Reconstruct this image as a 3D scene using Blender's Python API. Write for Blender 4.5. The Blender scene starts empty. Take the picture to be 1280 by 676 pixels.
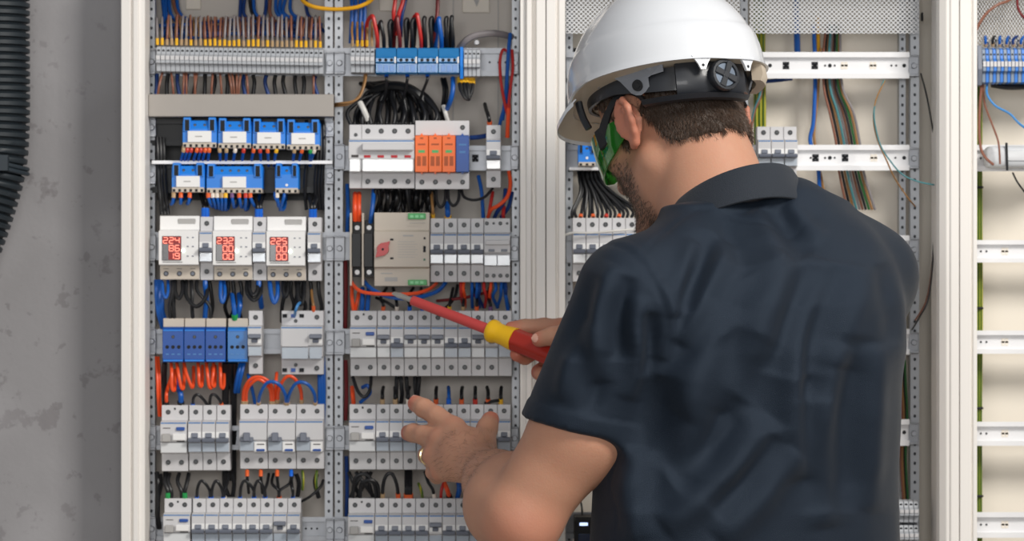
import bpy, bmesh, math, random
import numpy as np
from mathutils import Vector, Matrix

random.seed(11)
scene = bpy.context.scene
COL = scene.collection
PI = math.pi

# ------------------------------------------------------------------ camera
DIST = 4.6            # camera to the plane of the breaker fronts (y = 0)
FPX = 4402.0          # focal length in pixels of the 1280 wide frame
CAMZ = 1.38
S = DIST / FPX        # metres per pixel on the plane y = 0
cam_d = bpy.data.cameras.new('camera')
cam = bpy.data.objects.new('camera', cam_d)
COL.objects.link(cam)
cam.location = (0, -DIST, CAMZ)
cam.rotation_euler = (PI / 2, 0, 0)
cam_d.sensor_width = 36
cam_d.lens = FPX * 36 / 1280
cam_d.clip_end = 60
cam_d.dof.use_dof = True
cam_d.dof.focus_distance = DIST - 0.42
cam_d.dof.aperture_fstop = 7.0
scene.camera = cam

# ------------------------------------------------------------------ light
world = bpy.data.worlds.new('room_air')
scene.world = world
world.use_nodes = True
bg = world.node_tree.nodes['Background']
bg.inputs[0].default_value = (0.94, 0.97, 1.0, 1)
bg.inputs[1].default_value = 0.30


def area(name, loc, target, size, power, color):
    d = bpy.data.lights.new(name, 'AREA')
    d.shape = 'RECTANGLE'
    d.size, d.size_y = size
    d.energy = power
    d.color = color
    o = bpy.data.objects.new(name, d)
    COL.objects.link(o)
    o.location = loc
    o.rotation_euler = (Vector(target) - Vector(loc)).to_track_quat('-Z', 'Y').to_euler()
    return o


area('high_window_light', (1.75, -2.3, 3.1), (0.1, 0.0, 1.35), (0.85, 0.85), 84, (1.0, 0.96, 0.90))
area('front_fill_light', (-0.2, -4.6, 1.75), (0.1, 0.0, 1.4), (1.5, 0.9), 44, (1.0, 0.985, 0.965))  # soft fill lamp added by the camera to brighten the shaded gaps

scene.view_settings.view_transform = 'Standard'
scene.view_settings.look = 'None'
scene.view_settings.gamma = 1
scene.view_settings.use_curve_mapping = False
scene.view_settings.exposure = 0.0


# ------------------------------------------------------------------ helpers
def P(u, v, y=0.0):
    """point at depth y that the frame shows at pixel u, v"""
    k = (DIST + y) / FPX
    return Vector(((u - 640) * k, y, CAMZ - (v - 338) * k))


def lin(c):
    c = c / 255.0
    return c / 12.92 if c <= 0.04045 else ((c + 0.055) / 1.055) ** 2.4


def rgb(r, g, b):
    return (lin(r), lin(g), lin(b), 1)


MATS = {}


def mk(name, col, rough=0.5, metal=0.0, var=0.06, scale=40, bump=0.0, bscale=200, spec=0.5, sub=0.0, sheen=0.0, coat=0.0, emit=0.0):
    if name in MATS:
        return MATS[name]
    m = bpy.data.materials.new(name)
    m.use_nodes = True
    nt = m.node_tree
    b = nt.nodes['Principled BSDF']
    c = rgb(*col)
    b.inputs['Roughness'].default_value = rough
    b.inputs['Metallic'].default_value = metal
    b.inputs['Specular IOR Level'].default_value = spec
    if sub:
        b.inputs['Subsurface Weight'].default_value = sub
        b.inputs['Subsurface Radius'].default_value = (0.012, 0.005, 0.003)
        b.inputs['Subsurface Scale'].default_value = 0.6
    if sheen:
        b.inputs['Sheen Weight'].default_value = sheen
        b.inputs['Sheen Roughness'].default_value = 0.45
    if coat:
        b.inputs['Coat Weight'].default_value = coat
        b.inputs['Coat Roughness'].default_value = 0.08
    if emit:
        b.inputs['Emission Color'].default_value = c
        b.inputs['Emission Strength'].default_value = emit
    tc = nt.nodes.new('ShaderNodeTexCoord')
    n = nt.nodes.new('ShaderNodeTexNoise')
    n.inputs['Scale'].default_value = scale
    n.inputs['Detail'].default_value = 3
    nt.links.new(tc.outputs['Object'], n.inputs['Vector'])
    mx = nt.nodes.new('ShaderNodeMix')
    mx.data_type = 'RGBA'
    mx.inputs[6].default_value = tuple(x * (1 - var) for x in c[:3]) + (1,)
    mx.inputs[7].default_value = tuple(min(1, x * (1 + var)) for x in c[:3]) + (1,)
    nt.links.new(n.outputs['Fac'], mx.inputs[0])
    nt.links.new(mx.outputs[2], b.inputs['Base Color'])
    if bump:
        n2 = nt.nodes.new('ShaderNodeTexNoise')
        n2.inputs['Scale'].default_value = bscale
        n2.inputs['Detail'].default_value = 4
        nt.links.new(tc.outputs['Object'], n2.inputs['Vector'])
        bp = nt.nodes.new('ShaderNodeBump')
        bp.inputs['Strength'].default_value = bump
        bp.inputs['Distance'].default_value = 0.002
        nt.links.new(n2.outputs['Fac'], bp.inputs['Height'])
        nt.links.new(bp.outputs['Normal'], b.inputs['Normal'])
    MATS[name] = m
    return m


class MB:
    """collects geometry that becomes ONE mesh object"""

    def __init__(self):
        self.v, self.f = [], []

    def add(self, vs, fs):
        o = len(self.v)
        self.v += [tuple(p) for p in vs]
        self.f += [tuple(i + o for i in f) for f in fs]
        return self

    def box(self, x0, x1, y0, y1, z0, z1):
        vs = [(x0, y0, z0), (x1, y0, z0), (x1, y1, z0), (x0, y1, z0), (x0, y0, z1), (x1, y0, z1), (x1, y1, z1), (x0, y1, z1)]
        return self.add(vs, [(0, 3, 2, 1), (4, 5, 6, 7), (0, 1, 5, 4), (1, 2, 6, 5), (2, 3, 7, 6), (3, 0, 4, 7)])

    def prism(self, prof, t0, t1, axis='x'):
        """profile of (a, b) pairs swept along the axis; x: (y, z); z: (x, y); y: (x, z)"""
        mapf = {'x': lambda t, a, b: (t, a, b), 'z': lambda t, a, b: (a, b, t), 'y': lambda t, a, b: (a, t, b)}[axis]
        n = len(prof)
        vs = [mapf(t0, a, b) for a, b in prof] + [mapf(t1, a, b) for a, b in prof]
        fs = [tuple(range(n)), tuple(range(2 * n - 1, n - 1, -1))]
        fs += [(i, i + n, (i + 1) % n + n, (i + 1) % n) for i in range(n)]
        return self.add(vs, fs)

    def cyl(self, c, axis, r, h, n=16, r2=None):
        """from c along the axis for h"""
        a = Vector(axis).normalized()
        t = a.orthogonal().normalized()
        w = a.cross(t)
        c = Vector(c)
        r2 = r if r2 is None else r2
        vs = []
        for rr, hh in ((r, 0), (r2, h)):
            for i in range(n):
                g = 2 * PI * i / n
                vs.append(c + a * hh + (t * math.cos(g) + w * math.sin(g)) * rr)
        fs = [tuple(range(n - 1, -1, -1)), tuple(range(n, 2 * n))]
        fs += [(i, (i + 1) % n, (i + 1) % n + n, i + n) for i in range(n)]
        return self.add(vs, fs)

    def tube(self, pts, r, n=8, caps=True):
        """r: a number or one per point"""
        pts = [Vector(p) for p in pts]
        m = len(pts)
        rs = [r] * m if not hasattr(r, '__len__') else r
        tang = []
        for i in range(m):
            d = pts[min(i + 1, m - 1)] - pts[max(i - 1, 0)]
            tang.append(d.normalized() if d.length > 1e-9 else Vector((0, 0, 1)))
        t = tang[0].orthogonal().normalized()
        vs = []
        for i in range(m):
            t = (t - tang[i] * t.dot(tang[i])).normalized()
            w = tang[i].cross(t)
            for k in range(n):
                g = 2 * PI * k / n
                vs.append(pts[i] + (t * math.cos(g) + w * math.sin(g)) * rs[i])
        fs = []
        for i in range(m - 1):
            for k in range(n):
                fs.append((i * n + k, i * n + (k + 1) % n, (i + 1) * n + (k + 1) % n, (i + 1) * n + k))
        if caps:
            fs.append(tuple(range(n - 1, -1, -1)))
            fs.append(tuple((m - 1) * n + k for k in range(n)))
        return self.add(vs, fs)

    def sweep(self, rings, closed=True, cap=True):
        n = len(rings[0])
        vs = [p for r in rings for p in r]
        fs = []
        for i in range(len(rings) - 1):
            for k in range(n if closed else n - 1):
                fs.append((i * n + k, i * n + (k + 1) % n, (i + 1) * n + (k + 1) % n, (i + 1) * n + k))
        if cap:
            fs.append(tuple(range(n - 1, -1, -1)))
            fs.append(tuple((len(rings) - 1) * n + k for k in range(n)))
        return self.add(vs, fs)

    def mesh(self, name, bevel=0.0, smooth=False, segs=1):
        me = bpy.data.meshes.new(name)
        bm = bmesh.new()
        vs = [bm.verts.new(p) for p in self.v]
        for f in self.f:
            try:
                bm.faces.new([vs[i] for i in f])
            except ValueError:
                pass
        bmesh.ops.recalc_face_normals(bm, faces=bm.faces)
        if bevel:
            es = [e for e in bm.edges if len(e.link_faces) == 2 and e.calc_face_angle(0) > 0.5]
            bmesh.ops.bevel(bm, geom=es, offset=bevel, segments=segs, affect='EDGES', profile=0.6)
        if smooth:
            for f in bm.faces:
                f.smooth = True
            for e in bm.edges:
                if len(e.link_faces) == 2 and e.calc_face_angle(0) > 0.7:
                    e.smooth = False
        bm.to_mesh(me)
        bm.free()
        return me

    def build(self, name, mat, parent=None, bevel=0.0, smooth=False, loc=None, segs=1):
        return link(name, self.mesh(name, bevel, smooth, segs), mat, parent, loc)


def link(name, me, mat, parent=None, loc=None):
    if mat is not None and not me.materials:
        me.materials.append(mat)
    o = bpy.data.objects.new(name, me)
    COL.objects.link(o)
    if parent is not None:
        o.parent = parent
    if loc is not None:
        o.location = loc
    return o


def tag(o, label, cat, group=None, kind=None):
    o['label'] = label
    o['category'] = cat
    if group:
        o['group'] = group
    if kind:
        o['kind'] = kind
    return o


def thing(name, label, cat, loc=(0, 0, 0), group=None):
    o = bpy.data.objects.new(name, None)
    o.empty_display_size = 0.02
    COL.objects.link(o)
    o.location = loc
    return tag(o, label, cat, group)


ORD = ('first second third fourth fifth sixth seventh eighth ninth tenth eleventh twelfth thirteenth fourteenth fifteenth sixteenth '
       'seventeenth eighteenth nineteenth twentieth').split()
ORD += ['twenty-' + o for o in ORD[:9]] + ['thirtieth'] + ['thirty-' + o for o in ORD[:9]] + ['fortieth'] + ['forty-' + o for o in ORD[:9]]


def catmull(pts, k=5):
    p = [Vector(q) for q in pts]
    if len(p) < 3:
        return p
    out = []
    for i in range(len(p) - 1):
        a, b, c, d = p[max(i - 1, 0)], p[i], p[i + 1], p[min(i + 2, len(p) - 1)]
        for j in range(k):
            t = j / k
            out.append(0.5 * ((2 * b) + (c - a) * t + (2 * a - 5 * b + 4 * c - d) * t * t + (3 * b - a - 3 * c + d) * t ** 3))
    out.append(p[-1])
    return out


# ------------------------------------------------------------------ materials
M_frame = mk('white_powder_coat', (240, 236, 231), 0.45, var=0.02, scale=8)
M_plate = mk('beige_back_plate', (234, 226, 213), 0.5, var=0.05, scale=4)
M_plate_grey = mk('grey_back_plate', (208, 201, 193), 0.55, var=0.05, scale=4)
M_inner = mk('grey_side_sheet', (176, 174, 172), 0.5, var=0.03, scale=6)
M_zinc = mk('zinc_steel', (166, 169, 175), 0.42, 0.4, 0.18, 60)
M_zinc_l = mk('bright_zinc_rail', (232, 232, 234), 0.36, 0.1, 0.04, 30)
M_duct = mk('warm_grey_duct_cover', (168, 162, 156), 0.5, var=0.03)
M_house = mk('light_grey_breaker_plastic', (208, 207, 209), 0.42, var=0.02)
M_houseb = mk('ivory_device_plastic', (203, 192, 178), 0.45, var=0.03)
M_white = mk('white_plastic', (240, 239, 238), 0.35, var=0.01)
M_toggle = mk('slate_grey_toggle', (112, 118, 132), 0.4, var=0.03)
M_cover = mk('pale_blue_grey_window', (176, 186, 198), 0.14, var=0.05, coat=0.6)
M_cover_w = mk('milky_clear_window', (222, 224, 226), 0.12, var=0.03, coat=0.6)
M_stripe = mk('blue_print', (76, 130, 190), 0.5)
M_hole = mk('dark_terminal_hole', (34, 36, 40), 0.6)
M_screw = mk('dull_screw_metal', (84, 86, 88), 0.45, 0.4, 0.1)
M_blue = mk('bright_blue_plastic', (20, 128, 226), 0.4, var=0.05)
M_blue2 = mk('mid_blue_plastic', (30, 112, 186), 0.35, var=0.08, coat=0.3)
M_blue3 = mk('deep_blue_plastic', (14, 76, 160), 0.4, var=0.05)
M_black = mk('black_plastic', (20, 22, 26), 0.5, var=0.1)
M_slot = mk('dark_slot', (14, 18, 26), 0.7)
M_orange = mk('orange_plastic', (250, 112, 34), 0.42, var=0.04)
M_green = mk('green_terminal', (72, 176, 96), 0.42, var=0.05)
M_grterm = mk('terminal_grey', (178, 182, 188), 0.45, var=0.05)
M_print = mk('dark_print', (70, 66, 66), 0.6)
M_printr = mk('red_print', (190, 40, 48), 0.6)
M_led = mk('red_led_digit', (255, 138, 116), 0.4, var=0.0, emit=1.5)
M_ledrow = mk('red_led_glow', (120, 8, 6), 0.4, var=0.0, emit=0.5)
M_ledg = mk('pale_green_led', (225, 255, 225), 0.4, var=0.0, emit=2.5)
M_disp = mk('dark_display_glass', (46, 42, 46), 0.15, var=0.05)
WM = {
    'black': mk('black_insulation', (22, 23, 27), 0.42),
    'blue': mk('blue_insulation', (14, 90, 178), 0.4),
    'dark blue': mk('dark_blue_insulation', (12, 56, 124), 0.42),
    'light blue': mk('light_blue_insulation', (70, 140, 205), 0.42),
    'brown': mk('brown_insulation', (136, 88, 70), 0.45),
    'grey': mk('grey_insulation', (138, 132, 134), 0.45),
    'orange': mk('orange_insulation', (242, 84, 36), 0.4),
    'red': mk('red_insulation', (196, 46, 42), 0.4),
    'dark red': mk('dark_red_insulation', (116, 34, 38), 0.4),
    'yellow': mk('yellow_insulation', (224, 164, 26), 0.4),
    'tan': mk('tan_insulation', (158, 116, 70), 0.45),
    'teal': mk('teal_insulation', (70, 130, 136), 0.45),
    'white': mk('white_insulation', (222, 220, 216), 0.45),
    'green': mk('green_insulation', (52, 120, 62), 0.45),
}
FM = {
    'yellow': mk('yellow_ferrule', (250, 192, 48), 0.4), 'orange': mk('orange_ferrule', (236, 104, 50), 0.4), 'red': mk('red_ferrule', (206, 62, 50), 0.4),
    'white': mk('white_ferrule', (238, 226, 214), 0.4), 'blue': mk('blue_ferrule', (24, 110, 226), 0.4), 'green': mk('green_ferrule', (40, 164, 86), 0.4),
    'beige': mk('beige_ferrule', (190, 160, 122), 0.45), 'black': mk('black_ferrule', (26, 26, 30), 0.5), 'purple': mk('purple_ferrule', (120, 84, 130), 0.4),
}


def stripe_mat(name, c1, c2, pitch):
    """two-colour earth insulation: stripes along the cable"""
    m = mk(name, c1, 0.45)
    nt = m.node_tree
    b = nt.nodes['Principled BSDF']
    tc = nt.nodes.new('ShaderNodeTexCoord')
    w = nt.nodes.new('ShaderNodeTexWave')
    w.bands_direction = 'X'
    w.inputs['Scale'].default_value = pitch
    w.inputs['Distortion'].default_value = 0.6
    nt.links.new(tc.outputs['Object'], w.inputs['Vector'])
    mx = nt.nodes.new('ShaderNodeMix')
    mx.data_type = 'RGBA'
    mx.inputs[6].default_value = rgb(*c1)
    mx.inputs[7].default_value = rgb(*c2)
    nt.links.new(w.outputs['Fac'], mx.inputs[0])
    nt.links.new(mx.outputs[2], b.inputs['Base Color'])
    return m


WM['green-yellow'] = stripe_mat('green_yellow_insulation', (44, 92, 38), (178, 172, 44), 60)


def perforated(name, col, px, pz, rx, rz, hex_=False, clear=False, metal=0.5, rough=0.45):
    """sheet metal with rows of punched holes (pattern in the sheet's own x, z)"""
    m = bpy.data.materials.new(name)
    m.use_nodes = True
    nt = m.node_tree
    b = nt.nodes['Principled BSDF']
    b.inputs['Roughness'].default_value = rough
    b.inputs['Metallic'].default_value = metal
    tc = nt.nodes.new('ShaderNodeTexCoord')
    sp = nt.nodes.new('ShaderNodeSeparateXYZ')
    nt.links.new(tc.outputs['Object'], sp.inputs[0])

    def math_(op, a, bb=None):
        n = nt.nodes.new('ShaderNodeMath')
        n.operation = op
        for i, q in enumerate((a, bb)):
            if q is None:
                continue
            if hasattr(q, 'is_linked'):
                nt.links.new(q, n.inputs[i])
            else:
                n.inputs[i].default_value = q
        return n.outputs[0]

    def dots(ox, oz):
        x = math_('MULTIPLY', math_('SUBTRACT', math_('FRACT', math_('ADD', math_('DIVIDE', sp.outputs[0], px), 0.5 + ox)), 0.5), px / rx)
        z = math_('MULTIPLY', math_('SUBTRACT', math_('FRACT', math_('ADD', math_('DIVIDE', sp.outputs[2], pz), 0.5 + oz)), 0.5), pz / rz)
        return math_('LESS_THAN', math_('ADD', math_('MULTIPLY', x, x), math_('MULTIPLY', z, z)), 1.0)

    fac = dots(0, 0)
    if hex_:
        fac = math_('MAXIMUM', fac, dots(0.5, 0.5))
    if clear:
        b.inputs['Base Color'].default_value = rgb(*col)
        tr = nt.nodes.new('ShaderNodeBsdfTransparent')
        ms = nt.nodes.new('ShaderNodeMixShader')
        nt.links.new(fac, ms.inputs[0])
        nt.links.new(b.outputs[0], ms.inputs[1])
        nt.links.new(tr.outputs[0], ms.inputs[2])
        nt.links.new(ms.outputs[0], nt.nodes['Material Output'].inputs[0])
    else:
        mx = nt.nodes.new('ShaderNodeMix')
        mx.data_type = 'RGBA'
        mx.inputs[6].default_value = rgb(*col)
        mx.inputs[7].default_value = rgb(28, 34, 44)
        nt.links.new(fac, mx.inputs[0])
        nt.links.new(mx.outputs[2], b.inputs['Base Color'])
        mr = math_('MULTIPLY', math_('SUBTRACT', 1.0, fac), metal)
        nt.links.new(mr, b.inputs['Metallic'])
    return m


M_perf = perforated('perforated_zinc_upright', (172, 175, 180), 0.02, 0.0125, 0.0018, 0.0022)
M_mesh = perforated('perforated_mesh_sheet', (184, 185, 187), 0.0060, 0.0058, 0.0017, 0.0013, True, True, 0.3, 0.4)
M_mesh2 = perforated('fine_perforated_mesh_sheet', (190, 191, 193), 0.0042, 0.0064, 0.0013, 0.0021, True, True, 0.3, 0.4)


def plaster():
    m = mk('grey_plaster', (150, 148, 150), 0.85, var=0.05, scale=5, bump=0.25, bscale=90)
    nt = m.node_tree
    b = nt.nodes['Principled BSDF']
    base = b.inputs['Base Color'].links[0].from_socket
    tc = nt.nodes.new('ShaderNodeTexCoord')

    def blotch(scale, lo, hi, detail=5, rough=0.6):
        n = nt.nodes.new('ShaderNodeTexNoise')
        n.inputs['Scale'].default_value = scale
        n.inputs['Detail'].default_value = detail
        n.inputs['Roughness'].default_value = rough
        nt.links.new(tc.outputs['Object'], n.inputs['Vector'])
        r = nt.nodes.new('ShaderNodeMapRange')
        r.inputs[1].default_value, r.inputs[2].default_value = lo, hi
        r.clamp = True
        nt.links.new(n.outputs['Fac'], r.inputs[0])
        return r.outputs[0]

    for args, col, k in (((19, 0.60, 0.64), (122, 118, 120), 0.6), ((42, 0.62, 0.66), (116, 112, 114), 0.5), ((5, 0.45, 0.7, 2, 0.5), (176, 174, 177), 0.5)):
        f = blotch(*args)
        mu = nt.nodes.new('ShaderNodeMath')
        mu.operation = 'MULTIPLY'
        mu.inputs[1].default_value = k
        nt.links.new(f, mu.inputs[0])
        mx = nt.nodes.new('ShaderNodeMix')
        mx.data_type = 'RGBA'
        nt.links.new(mu.outputs[0], mx.inputs[0])
        nt.links.new(base, mx.inputs[6])
        mx.inputs[7].default_value = rgb(*col)
        base = mx.outputs[2]
    nt.links.new(base, b.inputs['Base Color'])
    return m


M_plaster = plaster()
M_floor = mk('grey_concrete', (150, 142, 132), 0.7, var=0.12, scale=3, bump=0.1)

# ------------------------------------------------------------------ setting
XL_, XR_ = (154.5 - 640) * S, (1720.5 - 640) * S      # the niche that holds the cabinets
m = MB().box(-3.2, XL_, 0.04, 0.40, 0, 3.0)
m.box(XR_, 3.2, 0.04, 0.40, 0, 3.0)
m.box(XL_, XR_, 0.04, 0.40, CAMZ + 376 * S + .013, 3.0)
m.box(XL_, XR_, 0.29, 0.40, 0, CAMZ + 376 * S + .013)
o = m.build('wall_back', M_plaster)
o['kind'] = 'structure'
o = MB().box(-3.2, 3.2, -5.6, 0.40, -0.06, 0.0).build('floor', M_floor)
o['kind'] = 'structure'
# ------------------------------------------------------------------ cabinets
ZT, ZB = CAMZ + 376 * S, 0.10
YB = 0.115


def X(u, y=0.0):
    return (u - 640) * (DIST + y) / FPX


def Z(v, y=0.0):
    return CAMZ - (v - 338) * (DIST + y) / FPX


def jamb(parent, pts):
    """ridged corner profile: front line of (u, y) points, closed at the back"""
    prof = [(X(u), y) for u, y in pts] + [(X(pts[-1][0]), 0.035), (X(pts[0][0]), 0.035)]
    return MB().prism(prof, ZB, ZT, 'z').build('corner_profile', M_frame, parent, bevel=0.0008)


def upright(parent, u0, u1, y=0.052, mat=None):
    w = (X(u1, y) - X(u0, y)) / 2
    d = 0.02
    m = MB().prism([(-w, 0), (w, 0), (w, d), (w - 0.0015, d), (w - 0.0015, 0.0015), (-w + 0.0015, 0.0015), (-w + 0.0015, d), (-w, d)], ZB + 0.02 - 1.0, ZT - 0.02 - 1.0, 'z')
    return m.build('mounting_upright', mat or M_perf, parent, loc=((X(u0, y) + X(u1, y)) / 2, y, 1.0))


def clamp(parent, u0, u1, v0, v1, y=0.046):
    """the zinc bracket that bolts a rail to its upright, with a bolt head"""
    x0, x1, z0, z1 = X(u0, y), X(u1, y), Z(v1, y), Z(v0, y)
    m = MB().box(x0, x1, y - 0.003, y, z0, z1)
    m.box(x0, x1, y - 0.010, y, z0, z0 + 0.003)
    m.box(x0, x1, y - 0.008, y, z1 - 0.002, z1)
    b = m.build('rail_bracket', M_zinc_l if v0 < 0 else M_zinc, parent, bevel=0.0006)
    h = MB().cyl(((x0 + x1) / 2, y - 0.003, (z0 + z1) / 2), (0, -1, 0), min(0.0042, (x1 - x0) * .4), 0.005, 12, 0.0032)
    h.build('bolt', M_zinc, b, smooth=True)
    return b


def hat_rail(parent, u0, u1, v0, v1, y=0.05, mat=None, marks=()):
    """top-hat rail: flanges above and below a sunk web; marks are (kind, u) punched in the web"""
    x0, x1, z0, z1 = X(u0, y), X(u1, y), Z(v1, y), Z(v0, y)
    f, d, t = (z1 - z0) * 0.2, 0.0075, 0.0012
    prof = [(y, z0), (y, z0 + f), (y + d, z0 + f), (y + d, z1 - f), (y, z1 - f), (y, z1), (y + t, z1), (y + t, z1 - f + t), (y + d + t, z1 - f + t), (y + d + t, z0 + f - t), (y + t, z0 + f - t), (y + t, z0)]
    r = MB().prism(prof, x0, x1, 'x').build('din_rail', mat or M_zinc_l, parent)
    zc = (z0 + z1) / 2
    for kind, u in marks:
        m = MB()
        x = X(u, y)
        yy = y + d - 0.0006
        if kind == 'x':
            for sx in (-1, 1):
                for sz in (-1, 1):
                    m.box(x + sx * .0022 - .0021, x + sx * .0022 + .0021, yy, yy + .0008, zc + sz * .0026 - .0022, zc + sz * .0026 + .0022)
            m.box(x - .0024, x + .0024, yy, yy + .0008, zc - .0018, zc + .0018)
            m.build('slot', M_slot, r)
        elif kind == 'g':
            for sx in (-1, 1):
                m.box(x + sx * .0024 - .0019, x + sx * .0024 + .0019, yy, yy + .0008, zc - .0048, zc + .0048)
            m.box(x - .005, x + .005, yy, yy + .0007, zc - .0012, zc + .0012)
            m.build('slot', M_plate, r)
        else:
            m.cyl((x, yy + .0008, zc), (0, -1, 0), .0026 if kind == 'O' else .0014, .0008, 10)
            m.build('screw_hole', M_slot, r)
    return r


def shell(label, u0, u1, back):
    """carcass of one enclosure: back plate, side sheets, top and bottom"""
    c = thing('electrical_cabinet', label, 'cabinet', (0, 0, 0), 'steel distribution cabinets in a row')
    x0, x1 = X(u0), X(u1)
    MB().box(x0, x1, YB, YB + 0.01, ZB, ZT).build('back_plate', back, c)
    MB().box(x0 + .002, x0 + .006, -0.01, YB + .04, ZB, ZT).build('side_sheet', M_inner, c)
    MB().box(x1 - .006, x1 - .002, -0.01, YB + .04, ZB, ZT).build('side_sheet', M_inner, c)
    MB().box(x0, x1, -0.03, YB + .04, ZT, ZT + 0.012).build('top_sheet', M_frame, c)
    MB().box(x0, x1, -0.03, YB + .04, ZB - .012, ZB).build('bottom_sheet', M_frame, c)
    MB().box(x0, x1, 0.0, YB + .03, 0, ZB - .012).build('plinth', M_black, c)
    return c


cabL = shell('white steel cabinet packed with breakers and wires beside the bare plaster wall', 155, 682, M_plate_grey)
jamb(cabL, [(155, -.036), (166.5, -.036), (167.5, -.030), (169, -.030), (170, -.035), (176, -.035), (177, -.029), (184, -.029)])
jamb(cabL, [(650, -.029), (657, -.029), (658, -.035), (664, -.035), (665, -.027), (669, -.027), (670, -.036), (681.5, -.036)])
cabM = shell('half wired steel cabinet with bare rails behind the man in the hard hat', 682, 1195, M_plate)
jamb(cabM, [(682.5, -.036), (694, -.036), (695, -.03), (697, -.03), (698, -.034), (706, -.034)])
jamb(cabM, [(1168, -.022), (1171, -.028), (1179, -.034), (1183, -.034), (1184, -.036), (1194.5, -.036)])
cabR = shell('steel cabinet with green earth cable and bare rails, furthest from the plaster wall', 1195.5, 1720, M_plate)
jamb(cabR, [(1195.5, -.036), (1209, -.036), (1210, -.031), (1211, -.031), (1212, -.035), (1217, -.035)])
jamb(cabR, [(1685, -.034), (1700, -.036), (1720, -.036)])

# left cabinet: uprights, rails, covers
upright(cabL, 185, 193.5)
upright(cabL, 406, 416)
upright(cabL, 418.5, 428.5)
upright(cabL, 640, 649)
MB().box(X(197, .1), X(404, .1), .10, .104, Z(250, .1), Z(146, .1)).build('black_mounting_board', M_black, cabL)
for v0, v1, a, b in ((60, 95, 186, 640), (148, 182, 190, 406), (203, 241, 190, 406), (290, 325, 190, 640), (411, 442, 190, 640), (532, 562, 190, 640), (646, 676, 190, 640), (182, 213, 428, 640)):
    mk_ = [('.', u) for u in (382, 389, 396, 612, 623, 632)] if v0 in (646, 60) else []
    if v0 == 182:
        mk_ = [('x', 594)]
    hat_rail(cabL, a, b, v0, v1, 0.05, M_black if v0 in (148, 203) else M_zinc, mk_)
for v0, v1 in ((62, 93), (148, 171), (206, 230), (292, 326), (410, 443), (530, 562), (645, 676)):
    clamp(cabL, 185, 195, v0, v1)
    clamp(cabL, 407.5, 417.3, v0 + 3, v1)
    if v0 not in (148, 206):
        clamp(cabL, 418, 431, v0 + 3, v1)
        clamp(cabL, 638.5, 648, v0 + 3, v1)
clamp(cabL, 418, 431, 180, 212)
clamp(cabL, 638.5, 648, 182, 212)
MB().box(X(190, .035), X(416, .035), .03, .036, Z(205, .03), Z(200.5, .03)).build('cross_bar', M_zinc_l, cabL, bevel=.0005)
dc = MB().prism([(.012, Z(145)), (.012, Z(118)), (.014, Z(117)), (.085, Z(117)), (.085, Z(119)), (.016, Z(119)), (.016, Z(143)), (.085, Z(143)), (.085, Z(145))], X(184.5), X(416.5), 'x')
dc.build('duct_cover', M_duct, cabL, bevel=.0006)
# square cover plates on the back sheet
for u0, u1, v0, v1 in ((232, 251, -20, 12), (578, 612, -18, 16), (474, 500, -14, 14), (408, 430, 150, 170)):
    yy = YB - .004
    m = MB().box(X(u0, yy), X(u1, yy), yy, YB, Z(v1, yy), Z(v0, yy))
    m.build('cover_plate', M_plate, cabL, bevel=.001)
MB().prism([(X(585, YB), Z(-18, YB)), (X(605, YB), Z(-18, YB)), (X(596, YB), Z(9, YB))], YB - .0065, YB - .004, 'y').build('grey_arrow_plate', M_inner, cabL)
for u in (566, 622):
    MB().box(X(u, YB), X(u + 1.3, YB), YB - .002, YB, Z(150, YB), Z(-30, YB)).build('plate_seam', M_inner, cabL)

# middle cabinet
upright(cabM, 707, 716, .06)
upright(cabM, 925.5, 935, .06)
upright(cabM, 1138, 1149, .06)
upright(cabM, 1124, 1132, .085)
for u0, u1 in ((707, 925), (937, 1149)):
    x0, x1, yy = X(u0, .035), X(u1, .035), .035
    ms = MB().box(x0 - 1, x1 - 1, 0, .0012, Z(42, yy) - 1.5, ZT - .01 - 1.5)
    g = ms.build('perforated_cover', M_mesh, cabM, loc=(1, yy, 1.5))
    MB().box(x0, x1, yy - .003, yy + .004, Z(44.5, yy), Z(41.5, yy)).build('cover_lip', M_zinc_l, g)
XM = [('.', 951), ('.', 956), ('O', 963), ('x', 983), ('x', 1019), ('.', 1032), ('O', 1038), ('.', 1044), ('g', 1056), ('g', 1092), ('.', 1115), ('.', 1121), ('O', 1131)]
for k, (v0, v1) in enumerate(((65, 98), (181, 213), (294, 328), (411, 443), (524, 557), (640, 673))):
    a = 938 if k != 1 else 938
    hat_rail(cabM, a, 1137, v0, v1, .045, M_zinc_l, XM if k == 0 else [('.', 1014), ('x', 1020), ('.', 1032), ('O', 1038), ('.', 1044), ('x', 1057), ('g', 1093), ('.', 1120), ('O', 1131)])
    clamp(cabM, 1136, 1148, v0 + 4, v1 - 2, .052)
    hat_rail(cabM, 708, 925, v0, v1, .05, M_zinc)
MB().box(X(712), X(925), .03, .034, Z(212), Z(208)).build('cross_bar', M_zinc_l, cabM, bevel=.0005)
MB().box(X(712, .1), X(800, .1), .10, .104, Z(210, .1), Z(60, .1)).build('black_mounting_board', M_black, cabM)
MB().cyl((X(1158, .02), .06, Z(17)), (-1, 0, 0), .006, .002, 12).build('cable_hole', M_slot, cabM)

# far cabinet
ms = MB().box(X(1218, .035) - 1, X(1680) - 1, 0, .0012, Z(66, .035) - 1.5, ZT - .01 - 1.5)
ms.build('perforated_cover', M_mesh2, cabR, loc=(1, .035, 1.5))
for k, (v0, v1) in enumerate(((60, 96), (181, 214), (300, 328), (413, 442), (527, 557), (640, 672))):
    hat_rail(cabR, 1217.5, 1690, v0, v1, .045, M_zinc_l, [('.', 1219.5), ('.', 1227), ('.', 1234), ('g', 1257), ('g', 1320)])

# ------------------------------------------------------------------ DIN devices
CACHE = {}
YD = 0.0485           # back of every device, on the rail


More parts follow.
